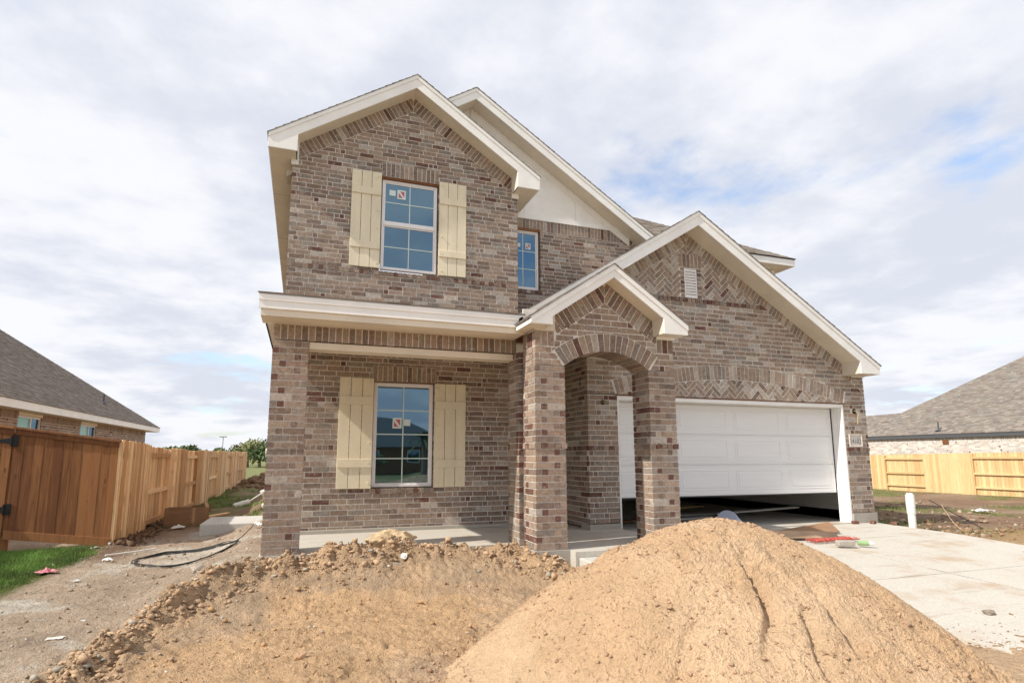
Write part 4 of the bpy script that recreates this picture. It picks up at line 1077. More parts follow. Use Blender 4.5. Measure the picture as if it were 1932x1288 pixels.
def rock(name, loc, size, col, label, cat='rock', seed=0, sub=3, m='rock', flat=1.0, group=None):
    import bmesh
    bm = bmesh.new(); bmesh.ops.create_icosphere(bm, subdivisions=sub, radius=1)
    rg = np.random.default_rng(seed); pl_ = [(V3(rg.normal(0, 1, 3)).normalized(), rg.uniform(.62, .86)) for _ in range(11)]
    for v in bm.verts:
        c = v.co.copy()
        for n_, d_ in pl_:
            e = c.dot(n_) - d_
            if e > 0: c -= n_ * e
        nn = ridged(np.array([c.x + c.z * .7]), np.array([c.y + c.z * .4]), 2.6, 4, seed)[0]
        c *= 1 + .16 * nn; v.co = V3((c.x * size[0], c.y * size[1], c.z * size[2]))
    me = bpy.data.meshes.new(name); bm.to_mesh(me); bm.free()
    a = me.color_attributes.new('col', 'FLOAT_COLOR', 'POINT'); arr = np.ones((len(me.vertices), 4), np.float32); arr[:, :3] = col; a.data.foreach_set('color', arr.ravel())
    me.materials.append(M[m]); o = bpy.data.objects.new(name, me); COL.objects.link(o); o.location = loc
    o.rotation_euler = (0, 0, rg.uniform(-.3, .3)); return tag(o, label, cat, group)
rock('boulder', (1.47, -.06, .075), (.31, .17, .15), (.60, .45, .28), 'large buff limestone boulder resting on the porch slab edge', seed=5, sub=4)
rock('rock', (1.20, -.52, -.13), (.13, .07, .06), (.34, .30, .25), 'flat grey clay lump below the boulder, leftmost of the grey lumps', seed=9)
rock('rock', (.95, -.62, -.20), (.10, .06, .05), (.33, .29, .245), 'grey broken lump lying lower in the dirt berm', seed=12)
rock('rock', (1.48, -.50, -.12), (.09, .06, .05), (.36, .32, .27), 'grey clay lump under the white pipe cap', seed=15)
rock('rock', (-.62, -1.03, -.27), (.075, .06, .05), (.36, .32, .27), 'small pale stone standing on top of the dirt berm', seed=21)
rock('rock', (6.40, -3.55, drv(-3.55) + .02), (.055, .04, .03), (.30, .25, .20), 'fist-sized brown stone alone on the lower driveway', seed=28, sub=2)
rock('rock', (2.35, -.35, .0), (.12, .05, .04), (.42, .33, .24), 'flat tan stone slab by the clods right of the boulder', seed=31, sub=2)
rock('rock', (.45, -2.55, -.33), (.05, .04, .03), (.55, .36, .22), 'rounded orange stone lying in the middle of the yard soil', seed=33, sub=2)
rock('rock', (-.75, 1.05, -.28), (.10, .08, .06), (.42, .36, .30), 'grey-tan stone on the packed path beside the porch pillar', seed=37, sub=2)
# pipe cap in the dirt
pc = MB().tube([(1.56, -.46, -.02), (1.56, -.49, .0)], [.036, .036], 18).tube([(1.56, -.49, .0), (1.56, -.497, .006)], [.02, .015], 14)
pc.build('pipe_cap', 'pvc', label='round white plastic pipe cap sticking out of the dirt below the boulder', cat='pipe cap')

# ================================================================== LEFT FENCE AND GATE
def picket_mesh(w, h, t, dog, m):
    p = [(0, 0), (w, 0), (w, h - dog), (w - dog, h), (dog, h), (0, h - dog)] if dog else [(0, 0), (w, 0), (w, h), (0, h)]
    me = MB().prism(p, (V3((0, 0, 0)), V3((0, 1, 0)), V3((0, 0, 1)), V3((1, 0, 0))), 0, t)
    o = me.build('picket', m); return o
FX = -2.66
lf = empty('board_fence', (FX, 4.6, -.41), 'long raw cedar picket fence with alternating panels running back along the left side', 'fence')
def local(o, root): o.parent = root; o.matrix_parent_inverse = root.matrix_basis.inverted(); return o
src = picket_mesh(.138, 1.86, .016, .018, 'cedar'); first = True
secs = [(4.62, 6.75, 1), (6.75, 8.85, 0), (8.85, 10.97, 1), (10.97, 12.85, 0), (12.85, 15.5, 1), (15.5, 17.6, 0), (17.6, 20.4, 1), (20.4, 22.5, 0), (22.5, 25.2, 1), (25.2, 28.0, 0), (28.0, 30.4, 1)]
def ftop(y): return float(np.interp(y, [4.6, 6.7, 8.85, 11, 15.5, 20, 30], [1.425, 1.37, 1.335, 1.315, 1.33, 1.36, 1.40]))
cnt = 0
for (a, b, front) in secs:
    y = a; n_ = max(1, round((b - a) / .142)); st = (b - a) / n_
    for i in range(n_):
        xx = FX + (.02 if front else -.075) + random.uniform(-.004, .004)
        zt_ = ftop(a) * (1 - (i / n_)) + ftop(b) * (i / n_) + random.uniform(-.008, .008) - (.0 if front else .02)
        o = src if first else src.copy()
        if not first: COL.objects.link(o)
        first = False; o.name = 'picket' if cnt == 0 else 'picket.%03d' % cnt
        o.parent = lf; o.location = (xx - FX, a + i * st - 4.6, zt_ - 1.86 + .41); o.rotation_euler = (random.uniform(-.008, .008), 0, random.uniform(-.10, .10)); cnt += 1
    zt_ = ftop((a + b) / 2)
    for zz in (zt_ - .20, zt_ - .98, zt_ - 1.62):
        r_ = MB().box(-.055, 0.015, a - 4.6, b - 4.6 - .004, zz + .41 - .045, zz + .41 + .045).build('rail', 'cedar'); r_.parent = lf
    for yy in (a, ):
        r_ = MB().box(-.054, .034, yy - 4.6 - .045, yy - 4.6 + .045, -.2, zt_ + .41 - .02).build('post', 'cedar'); r_.parent = lf
# stained front panel with gate
GY = 4.57
gt = empty('stained_fence_panel', (-3.4, GY, -.35), 'brown stained cedar fence panel facing the street, joined to the gate by black hinges', 'fence')
def gp(x0, x1, y0, y1, z0, z1, name, m='stain', root=gt):
    o = MB().box(x0, x1, y0, y1, z0, z1).build(name, m); o.parent = root; o.matrix_parent_inverse = Matrix.Translation(root.location).inverted(); return bevel(o, .003)
gzt = lambda x: 1.60 + (x + 4.19) * (1.385 - 1.60) / (4.19 - 2.66); gzb = lambda x: -.22 + (x + 4.19) * (-.41 + .22) / (4.19 - 2.66)
def slat(x0, x1, y0, y1, zb0, zb1, zt0, zt1, name, root, m='stain'):
    o = MB().add([(x0, y0, zb0), (x1, y0, zb1), (x1, y1, zb1), (x0, y1, zb0), (x0, y0, zt0), (x1, y0, zt1), (x1, y1, zt1), (x0, y1, zt0)],
                 [(3, 2, 1, 0), (4, 5, 6, 7), (0, 1, 5, 4), (1, 2, 6, 5), (2, 3, 7, 6), (3, 0, 4, 7)]).build(name, m)
    o.parent = root; o.matrix_parent_inverse = Matrix.Translation(root.location).inverted(); return bevel(o, .002)
gp(-4.27, -4.15, GY + .03, GY + .12, -.6, 1.52, 'post', 'stain')
x = -4.19; i = 0
while x < -2.68:
    w = min(.1385, -2.668 - x)
    slat(x + .002, x + w, GY + (i % 2) * .004, GY + .018 + (i % 2) * .004, gzb(x) + .02, gzb(x + w) + .02, gzt(x) - .02, gzt(x + w) - .02, 'board', gt); x += .1405; i += 1
slat(-4.19, -2.66, GY - .022, GY - .002, gzt(-4.19) - .10, gzt(-2.66) - .10, gzt(-4.19) - .012, gzt(-2.66) - .012, 'trim_board', gt)
slat(-4.20, -2.65, GY - .05, GY + .06, gzt(-4.19) - .01, gzt(-2.66) - .01, gzt(-4.19) + .028, gzt(-2.66) + .028, 'top_cap', gt)
slat(-4.19, -2.66, GY - .022, GY - .002, gzb(-4.19), gzb(-2.66), gzb(-4.19) + .14, gzb(-2.66) + .14, 'kick_board', gt)
gt2 = empty('gate', (-4.9, GY, -.2), 'brown stained cedar gate leaf at the left edge hung on black strap hinges', 'gate')
x = -5.35; i = 0
while x < -4.23:
    slat(x + .002, min(x + .1385, -4.206), GY + (i % 2) * .004, GY + .018 + (i % 2) * .004, gzb(x) + .04, gzb(x + .14) + .04, gzt(x) - .05 + .02, gzt(x + .14) - .05 + .02, 'board', gt2); x += .1405; i += 1
slat(-5.35, -4.206, GY - .022, GY - .002, gzt(-5.35) - .12, gzt(-4.21) - .12, gzt(-5.35) - .02, gzt(-4.21) - .02, 'trim_board', gt2)
slat(-5.36, -4.207, GY - .05, GY + .06, gzt(-5.35) - .018, gzt(-4.21) - .018, gzt(-5.35) + .022, gzt(-4.21) + .022, 'top_cap', gt2)
for zc_ in (1.385, .26):
    hg_ = MB().prism([(-4.50, zc_ - .012), (-4.24, zc_ - .045), (-4.24, zc_ + .045), (-4.50, zc_ + .012)], frameY(GY - .004), 0, .010)
    hg_.prism(rect(-4.215, -4.13, zc_ - .09, zc_ + .09), frameY(GY - .004), 0, .010)
    hg_.tube([(-4.228, GY - .018, zc_ - .08), (-4.228, GY - .018, zc_ + .08)], .014, 8)
    o = hg_.build('hinge', 'black'); o.parent = gt2; o.matrix_parent_inverse = Matrix.Translation(gt2.location).inverted()

# ================================================================== RIGHT FENCE
RX = 28.8
rf = empty('pine_fence', (RX, 12, -.58), 'yellow pine picket fence with alternating panels behind the empty lot at right', 'fence')
src2 = MB().prism([(0, 0), (.138, 0), (.138, 1.84), (0, 1.84)], (V3((0, 0, 0)), V3((0, -1, 0)), V3((0, 0, 1)), V3((-1, 0, 0))), 0, .016).build('picket', 'pine')
rs = [(19.5, 17.4, 0), (17.4, 14.42, 1), (14.42, 12.42, 0), (12.42, 10.33, 1), (10.33, 8.30, 0), (8.30, 6.0, 1), (6.0, 3.8, 0), (3.8, 1.6, 1)]
rtop = lambda y: float(np.interp(y, [8.4, 10.4, 12.4, 15.3], [1.297, 1.285, 1.247, 1.205])); first = True; cnt = 0
for (a, b, front) in rs:
    n_ = max(1, round((a - b) / .142)); st = (a - b) / n_
    for i in range(n_):
        y = a - i * st; o = src2 if first else src2.copy()
        if not first: COL.objects.link(o)
        first = False
        o.parent = rf; o.location = ((-.03 if front else .075), y - 12, rtop(y) - 1.84 + .58 + random.uniform(-.004, .004)); o.rotation_euler = (0, 0, random.uniform(-.03, .03))
    for zz in (rtop((a + b) / 2) - .22, rtop((a + b) / 2) - .92, rtop((a + b) / 2) - 1.52):
        o = MB().box(-.02, .055, b - 12, a - 12 - .006, zz + .58 - .045, zz + .58 + .045).build('rail', 'pine'); o.parent = rf
    o = MB().box(-.03, .06, a - 12 - .045, a - 12 + .045, -.2, rtop(a) + .58 - .03).build('post', 'pine'); o.parent = rf

# ================================================================== NEIGHBOUR HOUSES
def nb_bricks(root, wall, fr_, reg, holes, mixd, mname, sold=None):
    st = len(BRICKS); place(running(*bb(reg), 0, .06), [reg], holes, fr_, wall, mixd)
    if sold: place(soldiers(*sold), [rect(*sold[:4])], holes, fr_, wall, mixd)
    new = BRICKS[st:]; del BRICKS[st:]; mb = MB()
    for vs, fs, col, a, w in new: mb.add(vs, fs, col)
    return tag(mb.build('brick_courses', mname, root), kind='stuff')
# left neighbour: wall faces +X
MIX['nbl'] = dict(tan=.55, brn=.20, red=.02, crm=.03, gry=.10, pink=.10)
ln = empty('neighbour_house', (0, 0, 0), 'single-storey brown brick house with a grey hip roof behind the left fence', 'house')
NX = -7.42; fx = frameXp(NX); wo_ = [(13.0, 14.6), (18.05, 19.8)]
holes = [rect(a, b, 1.2, 2.32) for a, b in wo_]
lw = mortar('side_wall', [rect(4.0, 27.6, -.5, 2.45)], holes, fx, .12); lw.parent = ln
nb_bricks(ln, lw, fx, rect(4.0, 27.6, -.45, 2.22), holes, 'nbl', 'brick', (4.0, 27.6, 2.21, 2.44))
for a, b in wo_:
    w_ = MB().box(NX - .10, NX - .03, a, a + .05, 1.2, 2.32).box(NX - .10, NX - .03, b - .05, b, 1.2, 2.32).box(NX - .10, NX - .03, a + .05, b - .05, 2.27, 2.32).box(NX - .1, NX - .03, a + .05, b - .05, 1.2, 1.25).box(NX - .095, NX - .035, (a + b) / 2 + .12, (a + b) / 2 + .18, 1.25, 2.27).build('window', 'vinyl', ln)
    MB().box(NX - .08, NX - .07, a + .05, (a + b) / 2 + .12, 1.25, 2.27).build('pane', 'aqua', w_)
    MB().box(NX - .082, NX - .072, (a + b) / 2 + .18, b - .05, 1.25, 2.27).build('pane', 'glass', w_)
    MB().box(NX + .002, NX + .02, a - .02, b + .02, 2.325, 2.42).build('head_trim', 'soffit', w_)
MB().box(-7.02, -6.98, 2, 28.6, 2.43, 2.66).build('fascia', 'fascia', ln)
MB().box(NX, -7.0, 2, 28.3, 2.43, 2.45).build('soffit', 'soffit', ln)
MB().box(NX - 14, -7.0, 28.55, 28.6, 2.43, 2.66).build('fascia', 'fascia', ln)
MB().box(NX - 14, NX - .12, 27.5, 27.62, -.5, 2.45).build('rear_wall', 'mortar', ln)
LS = MB(); ms = .735; L = math.hypot(1, ms); hp = 9.0
shingles(V3((-6.96, 1.0, 2.665)), V3((0, 1, 0)), V3((-1, 0, ms)) / L, [(0, 0), (27.64, 0), (27.64 - hp, hp * L), (0, hp * L)], NGREY, target=LS, exp=.16)
tag(LS.build('shingles', 'shingle', ln), kind='stuff')
MB().add([(-6.96, 1, 2.66), (-6.96, 28.64, 2.66), (-6.96 - hp, 28.64 - hp, 2.66 + hp * ms), (-6.96 - hp, 1, 2.66 + hp * ms), (-14, 28.64, 2.66), (-21, 28.64, 2.66), (-21, 1, 2.66)],
         [(0, 1, 2, 3), (1, 5, 2), (3, 2, 5, 6)]).build('roof_deck', 'shingle', ln)
def roofpt(yy, up): return V3((-6.96 - up, yy, 2.67 + up * ms))
q = roofpt(22.6, 1.1); MB().tube([q, q + V3((0, 0, .42))], .04, 8).tube([q, q + V3((0, 0, .06))], [.16, .07], 10).build('vent_pipe', 'greymet', ln)
q = roofpt(13.6, 3.6); MB().box(q.x - .22, q.x + .2, q.y - .25, q.y + .25, q.z + .0, q.z + .16).build('roof_vent', 'black', ln)
# right neighbour: wall faces -X
MIX['nbr'] = dict(tan=0, brn=0, red=0, crm=.6, gry=0, pink=.4)
PALW = PAL.copy(); 
rn = empty('white_brick_house', (0, 0, 0), 'single-storey white brick house with a mottled brown roof behind the right fence', 'house')
old = dict(PAL); PAL['crm'] = (.62, .57, .51); PAL['pink'] = (.50, .44, .38)
RWX = 31.12; fx = frameXm(RWX)
rw = mortar('side_wall', [rect(-24, 1.0, -.6, 2.1)], [], fx, .12); rw.parent = rn
nb_bricks(rn, rw, fx, rect(-24, 1.0, .2, 1.86), [], 'nbr', 'whitebrick', (-24, 1.0, 1.86, 2.09))
PAL.update(old)
MB().box(30.98, 31.02, -2, 24, 2.06, 2.24).build('gutter', 'greymet', rn)
MB().box(31.02, 31.12, -2, 24, 2.065, 2.08).build('soffit', 'greymet', rn)
MB().box(31.09, 31.112, 12.72, 13.0, 1.72, 1.96).build('wall_vent', 'stain', rn)
RS = MB()
# roof plane rises toward +X; outline traced on the plane through the eave with slope .55
rs_ = .55; O = V3((30.96, 0, 2.25)); Nrm = V3((-rs_, 0, 1)).normalized(); L = math.hypot(1, rs_); Vv = V3((1, 0, rs_)) / L
def hit(px, py):
    d = F + R_ * ((px - 942.84) / FPX) - U_ * ((py - 700.33) / FPX); o = V3((CX, CY, CZ)); t = (O - o).dot(Nrm) / d.dot(Nrm); p = o + d * t - O
    return (-p.y, p.dot(Vv))
A, B, Cq = hit(1600, 789), hit(1700, 779), hit(1932, 672)
ex = (Cq[0] + (Cq[0] - B[0]) * .3, Cq[1] + (Cq[1] - B[1]) * .3)
lowp = ccw([(A[0] - 3, 0), (B[0], 0), (B[0], B[1]), (A[0] - 3, A[1])]); hip = ccw([(B[0], 0), (ex[0] + 6, 0), (ex[0] + 6, ex[1]), ex, B])
for pg in (lowp, hip):
    shingles(O, V3((0, -1, 0)), Vv, pg, NTAN, exp=.125, target=RS)
    MB().prism(pg, (O, V3((0, -1, 0)), Vv, Nrm), -.12, -.003).build('roof_deck', 'greymet', rn)
tag(RS.build('shingles', 'shingle', rn), kind='stuff')
q = O + V3((0, -1, 0)) * hit(1771, 812)[0] + Vv * hit(1771, 812)[1]
MB().tube([q, q + V3((0, 0, .45))], .035, 8).tube([q, q + V3((0, 0, .07))], [.17, .06], 10).build('vent_pipe', 'greymet', rn)

# ================================================================== TREES, FIELD, FAR THINGS
def tree(name, x, y, h, r, m, label, group=None, seed=0, n=1600, trunk=True, lean=0, ls=.16, cat='tree', zb=-.5):
    rg = random.Random(seed); root = empty(name, (x, y, zb), label, cat, group)
    tb = MB(); hh = h * .45; tb.tube([(0, 0, -.2), (lean * .3, 0, hh * .5), (lean, .1, hh)], [r * .09, r * .065, r * .045], 7)
    lobes = []
    for i in range(11):
        a = rg.uniform(0, 6.28); rr = r * rg.uniform(.15, .72); z = h * rg.uniform(.40, .86); lr = r * rg.uniform(.28, .5)
        lobes.append((math.cos(a) * rr + lean, math.sin(a) * rr, z, lr))
        tb.tube([(lean * .8, 0, hh * .8), (lobes[-1][0] * .6, lobes[-1][1] * .6, z * .85), (lobes[-1][0], lobes[-1][1], z)], [r * .035, r * .02, r * .008], 5)
    o = tb.build('trunk', 'bark'); o.parent = root
    cm = MB()
    for i in range(n):
        lx, ly, lz, lr = rg.choice(lobes); t = rg.uniform(0, 6.28); p = rg.uniform(-1, 1); q = (1 - p * p) ** .5; k = lr * rg.uniform(.45, 1.08)
        c = V3((lx + q * math.cos(t) * k, ly + q * math.sin(t) * k, lz + p * k * .8)); s = ls * rg.uniform(.6, 1.4)
        a = V3((rg.gauss(0, 1), rg.gauss(0, 1), rg.gauss(0, 1))).normalized() * s; b_ = a.cross(V3((rg.gauss(0, 1), rg.gauss(0, 1), rg.gauss(0, 1))).normalized())
        cm.add([c - a, c + b_ * .6, c + a, c - b_ * .6], [(0, 1, 2, 3)])
    o = cm.build('crown', m); o.parent = root; return root
def at(px, dist):
    d = F + R_ * ((px - 942.84) / FPX); v = V3((d.x, d.y, 0)).normalized(); return CX + v.x * dist, CY + v.y * dist
for i, (px, dist, h, r, m, lb) in enumerate([
        (478, 95, 3.9, 2.8, 'leaf', 'pale leafless-looking tree at the right end of the cedar fence'),
        (500, 100, 4.4, 3.2, 'leaf', 'tall olive tree showing beside the house corner'),
        (458, 112, 3.5, 3.6, 'leaf', 'broad olive tree just above the far end of the fence'),
        (440, 120, 2.9, 3.0, 'leaf2', 'low dark tree left of the light pole tree clump'),
        (366, 150, 3.9, 3.0, 'leaf2', 'round dark tree above the middle of the cedar fence'),
        (384, 155, 3.1, 3.4, 'leaf2', 'low green tree right of the round dark tree'),
        (515, 92, 3.8, 3.4, 'leaf2', 'dark bushy tree mostly hidden behind the house corner'),
        (345, 160, 2.8, 3.4, 'leaf2', 'low green tree left of the round dark tree')]):
    x, y = at(px, dist); tree('tree', x, y, h, r, m, lb, 'trees on the far field', seed=40 + i, n=1500, ls=.30 if m == 'leaf2' else .24)
x, y = at(430, 150)
lp = empty('light_pole', (x, y, -.5), 'thin steel light pole standing far off above the fence', 'light pole')
o = MB().tube([(0, 0, 0), (0, 0, 6.3)], .10, 8).build('pole', 'metalg'); o.parent = lp
o = MB().box(-.8, .8, -.15, .15, 6.05, 6.3).build('lamp_head', 'metalg'); o.parent = lp
for i in range(18):
    x, y = at(300 + i * 14, 215 + random.uniform(-20, 30)); pass
fm = MB(); rg = random.Random(3)
for i in range(9000):
    a = rg.uniform(-1.2, 1.25); d_ = rg.uniform(240, 275); c = V3((CX + math.sin(a) * d_, CY + math.cos(a) * d_, rg.uniform(-.5, 2.6 + 1.2 * math.sin(a * 23) + 1.2 * math.sin(a * 61)))); s = rg.uniform(.5, 1.1)
    u_ = V3((rg.gauss(0, 1), rg.gauss(0, 1), rg.gauss(0, 1))).normalized() * s; b_ = u_.cross(V3((rg.gauss(0, 1), rg.gauss(0, 1), rg.gauss(0, 1))).normalized())
    fm.add([c - u_, c + b_, c + u_, c - b_], [(0, 1, 2, 3)])
fm.build('far_tree_line', 'leaf2', kind='stuff')

# ---- things across the street (mirrored by the windows)
def simple_house(x, y, w, d, h, rh, mw, label):
    r = empty('opposite_house', (x, y, -.5), label, 'house')
    o = MB().box(-w / 2, w / 2, -d / 2, d / 2, 0, h).build('wall', mw); o.parent = r
    o = MB().add([(-w / 2 - .5, -d / 2 - .5, h), (w / 2 + .5, -d / 2 - .5, h), (w / 2 + .5, d / 2 + .5, h), (-w / 2 - .5, d / 2 + .5, h), (-w / 4, 0, h + rh), (w / 4, 0, h + rh)],
                 [(0, 1, 5, 4), (1, 2, 5), (2, 3, 4, 5), (3, 0, 4), (3, 2, 1, 0)]).build('roof', 'greymet'); o.parent = r
    for k in range(3):
        wx = -w / 2 + w * (k + .7) / 3.6
        f_ = MB().box(wx - .6, wx + .6, d / 2, d / 2 + .05, 1.0, 2.3).build('window', 'vinyl'); f_.parent = r
        MB().box(wx - .52, wx + .52, d / 2 + .051, d / 2 + .06, 1.08, 2.22).build('pane', 'glass', f_)
simple_house(7.5, -52, 14, 12, 2.6, 3.2, 'stain', 'pale house with a dark hip roof across the street behind the camera')
simple_house(22, -55, 16, 12, 3.0, 3.8, 'mortar', 'grey house with a dark hip roof across the street behind the camera')
simple_house(-16, -54, 15, 12, 3.0, 3.4, 'mortar', 'tan house with a dark roof across the street behind the camera')
pt = empty('palm_tree', (9.6, -34, -.5), 'short palm tree across the street behind the camera', 'palm tree')
o = MB().tube([(0, 0, 0), (.05, 0, 1.5), (0, 0, 2.9)], [.28, .24, .2], 10).build('trunk', 'bark'); o.parent = pt
pm = MB()
for i in range(34):
    a = i * 2.399; el = random.uniform(-.2, 1.2); pts = []
    for k in range(6):
        t = k / 5; rr = t * 1.7 * math.cos(el) + .02; z = 2.9 + t * 1.7 * math.sin(el) - t * t * .9; pts.append(V3((math.cos(a) * rr, math.sin(a) * rr, z)))
    sdv = V3((-math.sin(a), math.cos(a), 0))
    for k in range(5):
        w0, w1 = .22 * (1 - k / 6), .22 * (1 - (k + 1) / 6); pm.add([pts[k] - sdv * w0, pts[k + 1] - sdv * w1, pts[k + 1] + sdv * w1, pts[k] + sdv * w0], [(0, 1, 2, 3)])
o = pm.build('fronds', 'leaf2'); o.parent = pt
for i, (sx, sy, lb) in enumerate(((5.0, -30, 'rounded shrub nearest the palm tree across the street'), (13.5, -36, 'broad shrub beyond the palm tree across the street'), (0.5, -33, 'shrub left of the palm tree across the street'))):
    tree('shrub', sx, sy, 1.9, 1.2, 'leaf2', lb, None, 90 + i, 900, ls=.12, cat='shrub')

# ---- grass
def blades(name, pts, h, w, m, **kw):
    n = len(pts); a = RNG.uniform(0, 6.28, n); hh = h * RNG.uniform(.5, 1.3, n); z = ground_z(pts[:, 0], pts[:, 1])
    dx, dy = np.cos(a) * w, np.sin(a) * w; lx, ly = RNG.normal(0, .35, n) * hh, RNG.normal(0, .35, n) * hh
    v = np.stack([np.stack([pts[:, 0] - dx, pts[:, 1] - dy, z - .005], -1), np.stack([pts[:, 0] + dx, pts[:, 1] + dy, z - .005], -1), np.stack([pts[:, 0] + lx, pts[:, 1] + ly, z + hh], -1)], 1).reshape(-1, 3)
    me = bpy.data.meshes.new(name); me.vertices.add(len(v)); me.vertices.foreach_set('co', v.ravel()); me.loops.add(3 * n); me.loops.foreach_set('vertex_index', np.arange(3 * n))
    me.polygons.add(n); me.polygons.foreach_set('loop_start', np.arange(0, 3 * n, 3)); me.polygons.foreach_set('loop_total', np.full(n, 3)); me.materials.append(M[m]); me.update(); me.validate()
    o = bpy.data.objects.new(name, me); COL.objects.link(o); return tag(o, **kw)
n = 130000; gx = RNG.uniform(-7.0, -2.1, n); gy = RNG.uniform(-2.5, 4.54, n)
edge = np.interp(gy, [-2.5, -.4, .6, 1.5, 2.4, 3.3, 4.2, 4.54], [-3.6, -2.95, -2.85, -2.75, -2.72, -2.62, -2.72, -2.9]) + .25 * fbm(gx, gy, 2.0, 4, 500)
k = gx < edge - RNG.exponential(.09, n) + .12 * (RNG.random(n) < .04); blades('lawn_grass', np.stack([gx[k], gy[k]], -1), .055, .0028, 'grass', kind='stuff')
n = 60000; gx = RNG.uniform(11.2, 28.7, n); gy = RNG.uniform(-4, 19, n); k = fbm(gx, gy, .35, 4, 44) + .25 * sstep(gx, 24, 28) + RNG.normal(0, .06, n) > .10
blades('lot_weeds', np.stack([gx[k], gy[k]], -1), .07, .006, 'weed', kind='stuff')
n = 26000; gx = RNG.uniform(-2.9, -.4, n); gy = RNG.uniform(7, 30, n); k = (fbm(gx, gy, .8, 4, 46) + .25 * np.exp(-((gx + 2.4) / .3) ** 2) + RNG.normal(0, .05, n) > .10)
blades('side_weeds', np.stack([gx[k], gy[k]], -1), .08, .005, 'grass', kind='stuff')

# ================================================================== SMALL THINGS
# cardboard box by the fence
bxr = empty('cardboard_box', (-1.97, 7.5, -.43), 'long flat brown cardboard box leaning by the cedar fence', 'box'); bxr.rotation_euler = (0, 0, -.10)
for nm, b_ in (('front_panel', (-.42, .42, -.16, -.15, 0, .42)), ('back_panel', (-.42, .42, .15, .16, 0, .42)), ('end_panel', (-.42, -.41, -.149, .149, 0, .42)), ('end_panel', (.41, .42, -.149, .149, 0, .42)), ('bottom_panel', (-.409, .409, -.149, .149, 0, .008))):
    MB().box(*b_).build(nm, 'card', bxr)
MB().add([(-.42, .155, .42), (.42, .155, .42), (.44, .24, .30), (-.40, .24, .32)], [(0, 1, 2, 3)]).build('flap', 'card2', bxr)
MB().add([(.415, -.15, .42), (.415, .15, .42), (.36, .12, .55), (.36, -.05, .52)], [(0, 1, 2, 3)]).build('flap', 'card2', bxr)
# black hose coil
hz = MB(); rg = random.Random(5)
for s in range(4):
    pts = []; off = rg.uniform(-.05, .05)
    for k in range(41):
        t = k / 40 * 6.283 + .3 * s; x = -1.18 + math.cos(t) * (.66 + off + .02 * math.sin(3 * t + s)); y = 2.82 + math.sin(t) * (.62 + off * 2 + .03 * math.cos(2 * t + s)); pts.append((x, y, gz(x, y) + .012 + .007 * s + .006 * math.sin(5 * t + s)))
    hz.tube(pts, .0075, 6)
pts = [(-.56 + .05 * k, 2.9 + .12 * k, gz(-.56 + .05 * k, 2.9 + .12 * k) + .03 + .012 * k * k * .5) for k in range(6)]
hz.tube(pts, .0075, 6); hz.build('hose_coil', 'rubber', label='coil of thin black hose lying on the packed dirt left of the porch', cat='hose', smooth=True)
# white strip
MB().tube([(-2.42, 3.45, gz(-2.42, 3.45) + .03), (-2.1, 3.75, gz(-2.1, 3.75) + .035), (-1.85, 4.0, gz(-1.85, 4.0) + .03)], .013, 8).build('plastic_strip', 'pvc', label='thin white plastic strip lying in front of the fence corner', cat='plastic strip')
# litter
def litter(name, loc, s, m, label, cat='litter', seed=0):
    rg = random.Random(seed); n = 7; vs = []; fs = []
    for j in range(n):
        for i in range(n):
            u, w = i / (n - 1) - .5, j / (n - 1) - .5; vs.append((u * s[0] + rg.uniform(-.1, .1) * s[0] * .5, w * s[1] + rg.uniform(-.1, .1) * s[1] * .5, s[2] * rg.random() * (1.2 - 1.6 * max(abs(u), abs(w)))))
    for j in range(n - 1):
        for i in range(n - 1): a = j * n + i; fs.append((a, a + 1, a + n + 1, a + n))
    k = len(vs); vs += [(x, y, z - .004) for x, y, z in vs]; fs += [tuple(k + i for i in reversed(f)) for f in fs]
    o = MB().add(vs, fs).build(name, m, label=label, cat=cat); o.location = loc; return o
litter('wrapper', (-2.75, 2.2, gz(-2.75, 2.2) + .03), (.24, .14, .06), 'pink', 'crumpled pink wrapper on the edge of the lawn', 'wrapper', 1)
litter('paper_scrap', (-2.25, 2.95, gz(-2.25, 2.95) + .02), (.13, .10, .05), 'trash', 'white paper scrap near the end of the lawn by the fence', 'paper scrap', 2)
litter('paper_scrap', (-2.02, 6.9, gz(-2.02, 6.9) + .02), (.24, .2, .08), 'trash', 'white paper scrap against the fence behind the cardboard box', 'paper scrap', 3)
litter('paper_scrap', (-2.15, 1.35, gz(-2.15, 1.35) + .01), (.06, .05, .02), 'trash', 'tiny white scrap on bare dirt between lawn and hose', 'paper scrap', 4)
litter('foam_scrap', (-.30, 4.4, gz(-.3, 4.4) + .05), (.15, .12, .10), 'trash', 'pale round foam scrap in front of the concrete pad', 'foam scrap', 5)
litter('paper_scrap', (1.98, -.12, .0), (.12, .08, .04), 'trash', 'white scrap in the clods right of the boulder', 'paper scrap', 6)
litter('plastic_sheet', (11.95, -1.25, gz(11.95, -1.25) + .05), (.34, .24, .10), 'bluep', 'bright blue plastic scrap on the dirt mound at right', 'plastic scrap', 7)
litter('paper_scrap', (10.2, -1.8, drv(-1.8) + .01), (.18, .07, .02), 'trash', 'white scrap on the far edge of the driveway below the mound', 'paper scrap', 8)
litter('wire_scrap', (-1.55, -1.1, gz(-1.55, -1.1) + .01), (.13, .07, .012), 'plaque', 'pale flattened scrap on the packed path at lower left', 'litter', 9)
litter('plastic_scrap', (17.5, 3.2, gz(17.5, 3.2) + .03), (.5, .3, .12), 'trash', 'pale plastic scrap in the weeds of the empty lot', 'plastic scrap', 10)
